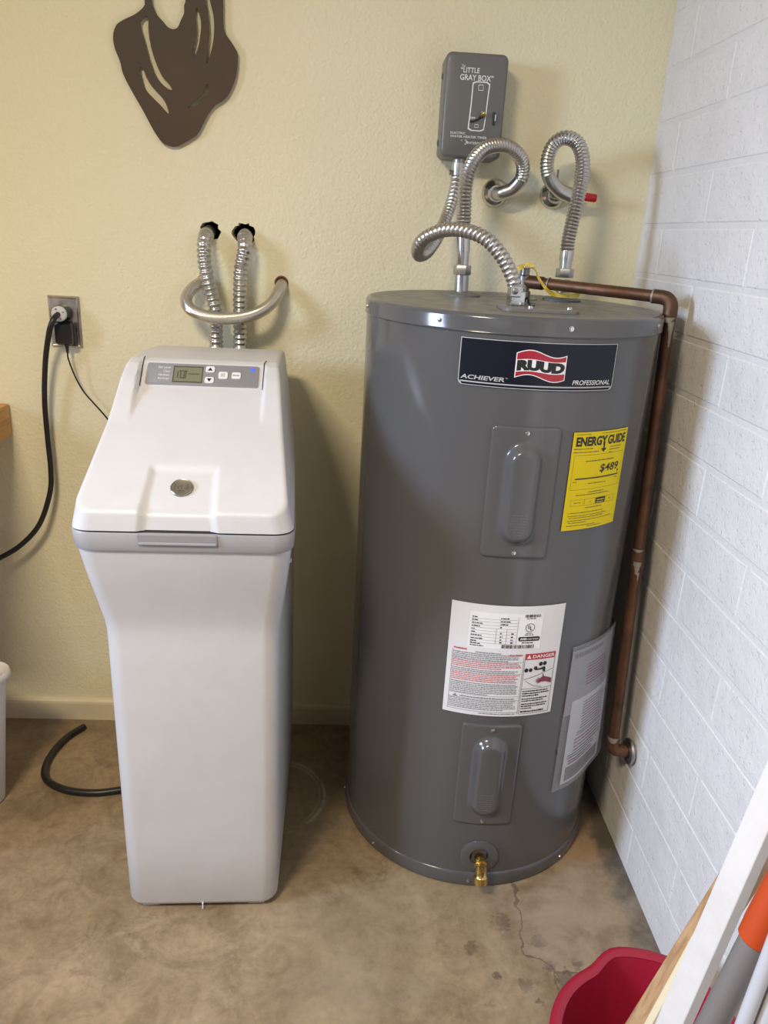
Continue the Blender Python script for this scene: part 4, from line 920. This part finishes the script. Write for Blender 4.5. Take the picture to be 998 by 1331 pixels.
P_, L = catmull([(-0.9807, 0.02, 1.1690), (-0.9812, -0.012, 1.1655), (-0.9973, -0.04, 1.1527), (-1.0065, -0.065, 1.1329), (-0.9949, -0.085, 1.1124), (-0.9587, -0.095, 1.1004), (-0.9054, -0.097, 1.0983), (-0.8537, -0.085, 1.1094), (-0.8199, -0.055, 1.1329), (-0.8055, -0.018, 1.1625), (-0.8053, 0.02, 1.174)], 0.004)
MB().tube(P_, 0.0130, 18).build('hose', 'braid', br)
MB().lathe((-0.805, 0.002, 1.172), (-0.805, -1, 1.172), [(0, 0.0155), (0.004, 0.0155), (0.0045, 0.0125), (0.001, 0.0120)], 24).build('wall_ring', 'red_ring', br)

# ================================================================== OUTLET AND CORDS
ou = thing('wall_outlet', (-1.2935, 0, 1.063), 'brushed steel outlet plate on the beige wall left of the softener', 'outlet')
ol0 = rrect(0.0350, 1.0630-0.057, 1.0630+0.057, 0.0012, 2); ol1 = rrect(0.0315, 1.0630-0.0535, 1.0630+0.0535, 0.001, 2)
ol2 = rrect(0.0290, 1.0630-0.051, 1.0630+0.051, 0.001, 2)
MB().loft([[(-1.2935+x, 0, z) for x, z in ol0], [(-1.2935+x, -0.0035, z) for x, z in ol0], [(-1.2935+x, -0.0075, z) for x, z in ol1], [(-1.2935+x, -0.0065, z) for x, z in ol2]]).build('plate', 'brushed_plate', ou, smooth=False)
MB().lathe((-1.2935, -0.006, 1.0830), (-1.2935, -1, 1.0830), [(0, 0.0170), (0.003, 0.0170)], 24).lathe((-1.2935, -0.006, 1.0430), (-1.2935, -1, 1.0430), [(0, 0.0170), (0.003, 0.0170)], 24).build('receptacle', 'black_plastic', ou)
pg = thing('appliance_cable', (-1.293, -0.02, 1.083), 'thick black power cord with round white plug hanging from the outlet', 'cord')
MB().lathe((-1.2930, -0.0095, 1.0840), (-1.2960, -0.10, 1.0820), [(0, 0.0180), (0.014, 0.0180), (0.016, 0.0172), (0.024, 0.0172)], 28).build('plug_shell', 'black_plastic', pg)
cap_ = MB().lathe((-1.2938, -0.0325, 1.0835), (-1.2960, -0.12, 1.0815), [(0, 0.0168), (0.005, 0.0168), (0.0075, 0.0145), (0.008, 0.006)], 28).build('plug_cap', 'plug_white', pg, label='white round plug face')
for g_ in (2.0, 5.1, 0.4): MB().lathe((-1.2940+0.0115*cos(g_), -0.038, 1.0835+0.0115*sin(g_)), (-1.2940+0.0115*cos(g_), -1, 1.0835+0.0115*sin(g_)), [(0, 0.0020), (0.0032, 0.0020)], 10).build('plug_screw', 'dull_steel', cap_)
P_, L = catmull([(-1.2950, -0.038, 1.0830), (-1.2985, -0.055, 1.0760), (-1.3050, -0.060, 1.0610), (-1.3140, -0.055, 1.0385), (-1.3325, -0.04, 0.9767), (-1.3466, -0.03, 0.8858), (-1.3503, -0.025, 0.7926), (-1.3503, -0.025, 0.7166), (-1.3556, -0.03, 0.6597), (-1.3831, -0.04, 0.5828), (-1.4247, -0.05, 0.5328), (-1.4759, -0.06, 0.4985), (-1.5528, -0.07, 0.4633)], 0.006)
MB().tube(P_, 0.0062, 14).build('cord', 'black_rubber', pg)
ad = thing('power_adapter', (-1.288, -0.02, 1.043), 'black plug-in power adapter on the outlet with a thin wire', 'adapter')
ol = rrect(0.0205, 1.0135, 1.0650, 0.004, 4); ol2 = rrect(0.0190, 1.0150, 1.0635, 0.004, 4); o3 = rrect(0.0185, 1.0180, 1.060, 0.004, 4)
MB().loft([[(-1.2885+x, -0.0095, z) for x, z in ol], [(-1.2885+x, -0.024, z) for x, z in ol], [(-1.2885+x, -0.026, z) for x, z in ol2], [(-1.2885+x, -0.037, z) for x, z in o3]]).build('case', 'black_plastic', ad, smooth=False)
MB().lathe((-1.2870, -0.025, 1.0145), (-1.2862, -0.025, 0.99), [(0, 0.0045), (0.008, 0.004), (0.020, 0.0022)], 12).build('strain_relief', 'black_plastic', ad)
P_, L = catmull([(-1.2863, -0.025, 0.998), (-1.2857, -0.027, 0.9842), (-1.2768, -0.02, 0.9443), (-1.2621, -0.015, 0.9081), (-1.2429, -0.015, 0.8836), (-1.2167, -0.015, 0.8516), (-1.1939, -0.015, 0.8191), (-1.155, -0.025, 0.785), (-1.10, -0.06, 0.765), (-1.050, -0.1030, 0.770)], 0.006)
MB().tube(P_, 0.0019, 8).build('wire', 'black_rubber', ad)

# ================================================================== WALL ART (cut metal, continues above the frame)
outl = [(-1.0794, 1.7060), (-1.0815, 1.6921), (-1.099, 1.6777), (-1.1242, 1.6655), (-1.1386, 1.6552), (-1.1459, 1.6372), (-1.1443, 1.6154), (-1.1351, 1.5912), (-1.1302, 1.5692), (-1.1162, 1.5418), (-1.0932, 1.5031), (-1.0728, 1.4664), (-1.0577, 1.4466), (-1.0451, 1.4399), (-1.0322, 1.4385), (-1.0191, 1.4428), (-0.9862, 1.4624), (-0.9728, 1.4808), (-0.9593, 1.5048), (-0.9445, 1.5215), (-0.9268, 1.5326), (-0.9138, 1.5476), (-0.9006, 1.5768), (-0.8961, 1.6106), (-0.8984, 1.6243), (-0.9091, 1.6402), (-0.9198, 1.6533), (-0.9241, 1.6693), (-0.9242, 1.7122),
        (-0.925, 1.76), (-0.935, 1.82), (-0.96, 1.86), (-1.01, 1.88), (-1.055, 1.85), (-1.075, 1.79)]
cutu = [(-1.0656, 1.7200), (-1.0650, 1.7000), (-1.0631, 1.6932), (-1.0562, 1.6789), (-1.0444, 1.6675), (-1.0356, 1.6586), (-1.025, 1.6552), (-1.0155, 1.6598), (-1.0089, 1.6724), (-1.0023, 1.6848), (-1.0018, 1.6969), (-0.9984, 1.7077), (-0.995, 1.74), (-1.005, 1.79), (-1.03, 1.81), (-1.055, 1.78)]
slots = [[(-1.0778, 1.6742), (-1.0742, 1.6725), (-1.0745, 1.6495), (-1.0713, 1.6225), (-1.0633, 1.5953), (-1.0519, 1.5709), (-1.0399, 1.5589), (-1.0316, 1.5466), (-1.0404, 1.5475), (-1.0556, 1.5594), (-1.0673, 1.577), (-1.0755, 1.6002), (-1.0832, 1.63), (-1.0901, 1.6567), (-1.0874, 1.6677)],
 [(-1.0958, 1.5823), (-1.089, 1.5813), (-1.0835, 1.5662), (-1.0719, 1.5486), (-1.0538, 1.5311), (-1.0449, 1.5173), (-1.0402, 1.5017), (-1.0455, 1.5043), (-1.0576, 1.5166), (-1.0758, 1.5327), (-1.0877, 1.5463), (-1.0936, 1.5657)],
 [(-0.9774, 1.6951), (-0.973, 1.6879), (-0.9689, 1.6693), (-0.9711, 1.6475), (-0.9747, 1.6309), (-0.9815, 1.6126), (-0.9862, 1.6115), (-0.9859, 1.622), (-0.9806, 1.6415), (-0.9785, 1.6607), (-0.9799, 1.6848)],
 [(-0.9611, 1.5597), (-0.9573, 1.5594), (-0.9599, 1.545), (-0.9681, 1.5331), (-0.9844, 1.5193), (-0.9973, 1.5142), (-0.9988, 1.517), (-0.9874, 1.5263), (-0.9744, 1.5356), (-0.9661, 1.5475)],
 [(-0.9600, 1.7500), (-0.9540, 1.7480), (-0.9503, 1.7106), (-0.9439, 1.6843), (-0.943, 1.6573), (-0.9467, 1.6325), (-0.9535, 1.61), (-0.9585, 1.5986), (-0.9599, 1.6013), (-0.9561, 1.6292), (-0.9529, 1.6567), (-0.9546, 1.6863), (-0.9586, 1.7101)]]
vs, fs = poly_curve([smooth_outline(outl)] + [smooth_outline(s_, 5) for s_ in [cutu]+slots], 0.0012)
tag(MB().add([(x, -0.0095-z, y) for x, y, z in vs], fs).build('wall_art', 'art_brown', smooth=False), 'dark brown cut metal wall art with curved slots', 'wall art')

# ================================================================== LEFT: bench, bin, floor hose
be = thing('workbench', (-2.2, -0.35, 0), 'wooden workbench whose end board shows at the left edge of the wall', 'workbench')
MB().box(-2.95, -1.4400, -0.62, -0.004, 0.792, 0.868).build('bench_top', 'bench_wood', be, smooth=False, bevel=0.003)
for (x, y) in ((-2.88, -0.55), (-2.88, -0.08), (-1.75, -0.55), (-1.75, -0.08)): MB().box(x-0.045, x+0.045, y-0.045, y+0.045, 0, 0.792).build('leg', 'bench_leg', be, smooth=False)
bi = thing('waste_bin', (-1.556, -0.41, 0), 'white plastic bin with a flared rim below the bench', 'bin', rz=rad(-18))
def bsec(z, hw, hd, r): return [(x, y, z) for x, y in rrect(hw, -hd, hd, r, 6)]
MB().loft([bsec(0, .108, .138, .03), bsec(.004, .112, .142, .03), bsec(.318, .136, .168, .034), bsec(.318, .133, .165, .034), bsec(.008, .109, .139, .03)], True, True).build('body', 'bin_white', bi, angle=50)
MB().loft([bsec(.318, .136, .168, .034), bsec(.317, .142, .174, .037), bsec(.322, .1455, .1775, .04), bsec(.333, .1450, .1770, .04), bsec(.337, .1425, .1745, .038), bsec(.335, .137, .169, .034), bsec(.318, .132, .164, .034)], False, False).build('rim', 'bin_white', bi, angle=70)
P_, L = catmull([(-1.318, -0.055, 0.0085), (-1.345, -0.100, 0.0085), (-1.360, -0.160, 0.0085), (-1.358, -0.225, 0.0085), (-1.335, -0.272, 0.0085), (-1.282, -0.303, 0.0085), (-1.216, -0.312, 0.0085), (-1.16, -0.302, 0.0085), (-1.115, -0.285, 0.0085), (-1.085, -0.265, 0.0105), (-1.0690, -0.255, 0.0125)], 0.006)
tag(MB().tube(P_, 0.0085, 16).build('drain_hose', 'black_rubber'), 'black rubber hose curving on the floor left of the softener', 'hose')

# ================================================================== RIGHT FRONT: bucket, boards, pole, pipes
bk = thing('mop_bucket', (-0.178, -1.082, 0), 'dark red plastic mop bucket on the floor behind the boards', 'bucket')
def brad(g_, r, spout):
    d = (g_-rad(72)+PI) % (2*PI)-PI
    return r+spout*(1-sstep(rad(20), rad(42), abs(d)))
def bring(z, r, sp, dz=0.0, n=72):
    out = []
    for k_ in range(n):
        g_ = 2*PI*k_/n; q_ = brad(g_, r, sp); d = (g_-rad(72)+PI) % (2*PI)-PI
        out.append((-0.178+q_*cos(g_), -1.082+q_*sin(g_), z+dz*(1-sstep(rad(18), rad(44), abs(d)))))
    return out
MB().loft([bring(0, .100, 0), bring(.003, .104, 0), bring(.18, .130, .008), bring(.222, .135, .020, .004), bring(.222, .1325, .020, .004), bring(.18, .1275, .008), bring(.006, .101, 0)]).build('pail', 'bucket_red', bk, angle=60)
MB().loft([bring(.220, .1325, .020, .006), bring(.222, .1325, .020, .006), bring(.226, .140, .020, .006), bring(.226, .147, .020, .006), bring(.222, .150, .020, .006), bring(.212, .150, .020, .006), bring(.212, .1475, .020, .006), bring(.218, .1455, .020, .006), bring(.218, .1345, .020, .006)], False, False).build('rim', 'bucket_red', bk, angle=60)

def plank(name, far0, far1, near0, near1, th_, mt, label, cat, z0, z1, bev=0.0015, group=None):
    """plank leaning on the block wall; far/near = points of the two long edges of its wide face"""
    f0, f1, n0, n1 = map(Vector, (far0, far1, near0, near1))
    at = lambda a, b, z: a+(b-a)*((z-a.z)/(b.z-a.z))
    F0, F1, N0, N1 = at(f0, f1, z0), at(f0, f1, z1), at(n0, n1, z0), at(n0, n1, z1)
    nrm = (F1-F0).cross(N0-F0).normalized()
    if nrm.x < 0: nrm = -nrm
    vs = [F0, N0, N1, F1]; vs += [p+nrm*th_ for p in vs]
    mb = MB().add(vs, [(0, 1, 2, 3), (7, 6, 5, 4), (0, 4, 5, 1), (1, 5, 6, 2), (2, 6, 7, 3), (3, 7, 4, 0)])
    return tag(mb.build(name, mt, smooth=False, bevel=bev), label, cat, group)
plank('white_board', (-0.2948, -1.25, 0.5104), (-0.2474, -1.25, 0.8545), (-0.2794, -1.275, 0.5442), (-0.2462, -1.275, 0.7921), 0.021, 'board_white', 'long white painted board leaning on the block wall beside the grey pole', 'board', 0.0, 2.38)
plank('pine_board', (-0.3009, -1.20, 0.4428), (-0.2400, -1.20, 0.6511), (-0.2930, -1.23, 0.4833), (-0.2330, -1.23, 0.6885), 0.026, 'pine', 'unpainted pine stick leaning behind the white board', 'board', 0.0, 0.80, 0.003)
plank('cream_board', (-0.2985, -1.236, 0.4901), (-0.2740, -1.236, 0.5985), (-0.2950, -1.246, 0.5050), (-0.2700, -1.246, 0.6150), 0.006, 'cream_wood', 'narrow cream coloured strip between the pine stick and white board', 'board', 0.0, 0.72, 0.001)
po_ = thing('extension_pole', (-0.27, -1.2, 0.0), 'grey extension pole with an orange grip leaning at the right edge', 'pole')
q0 = Vector((-0.2960, -1.34, 0.6321)); q1 = Vector((-0.2770, -1.34, 0.7433)); pd_ = (q1-q0).normalized()
pz = lambda z: q0+pd_*((z-q0.z)/pd_.z)
MB().cyl(pz(0.003), pz(0.76), 0.0122).build('pole', 'pole_grey', po_)
MB().lathe(pz(0.734), pz(1.2), [(0, 0.0125), (0.002, 0.0146), (0.02, 0.0150), (0.07, 0.0142), (0.13, 0.0150), (0.135, 0.013)], 24).build('grip', 'pole_orange', po_, label='orange plastic grip')
MB().cyl(pz(0.865), pz(2.15), 0.0105).build('pole', 'pole_grey', po_)
for (a, b, r, lab, zt_) in (((-0.2975, -1.38, 0.6861), (-0.2925, -1.38, 0.7688), 0.0062, 'thin white plastic pipe just right of the grey pole', 1.7), ((-0.2795, -1.38, 0.6862), (-0.2760, -1.38, 0.7379), 0.0110, 'thicker white plastic pipe in the bottom right corner', 1.7)):
    a, b = Vector(a), Vector(b); d = (b-a).normalized(); P0 = a+d*((0.002-a.z)/d.z); P1 = a+d*((zt_-a.z)/d.z)
    mb = MB().lathe(P0, P1, [(0, r*0.85), (0, r), ((P1-P0).length, r), ((P1-P0).length, r*0.85), ((P1-P0).length-0.05, r*0.85)], 20, caps=True)
    tag(mb.build('plastic_pipe', 'pvc_white'), lab, 'pipe', 'white plastic pipes')
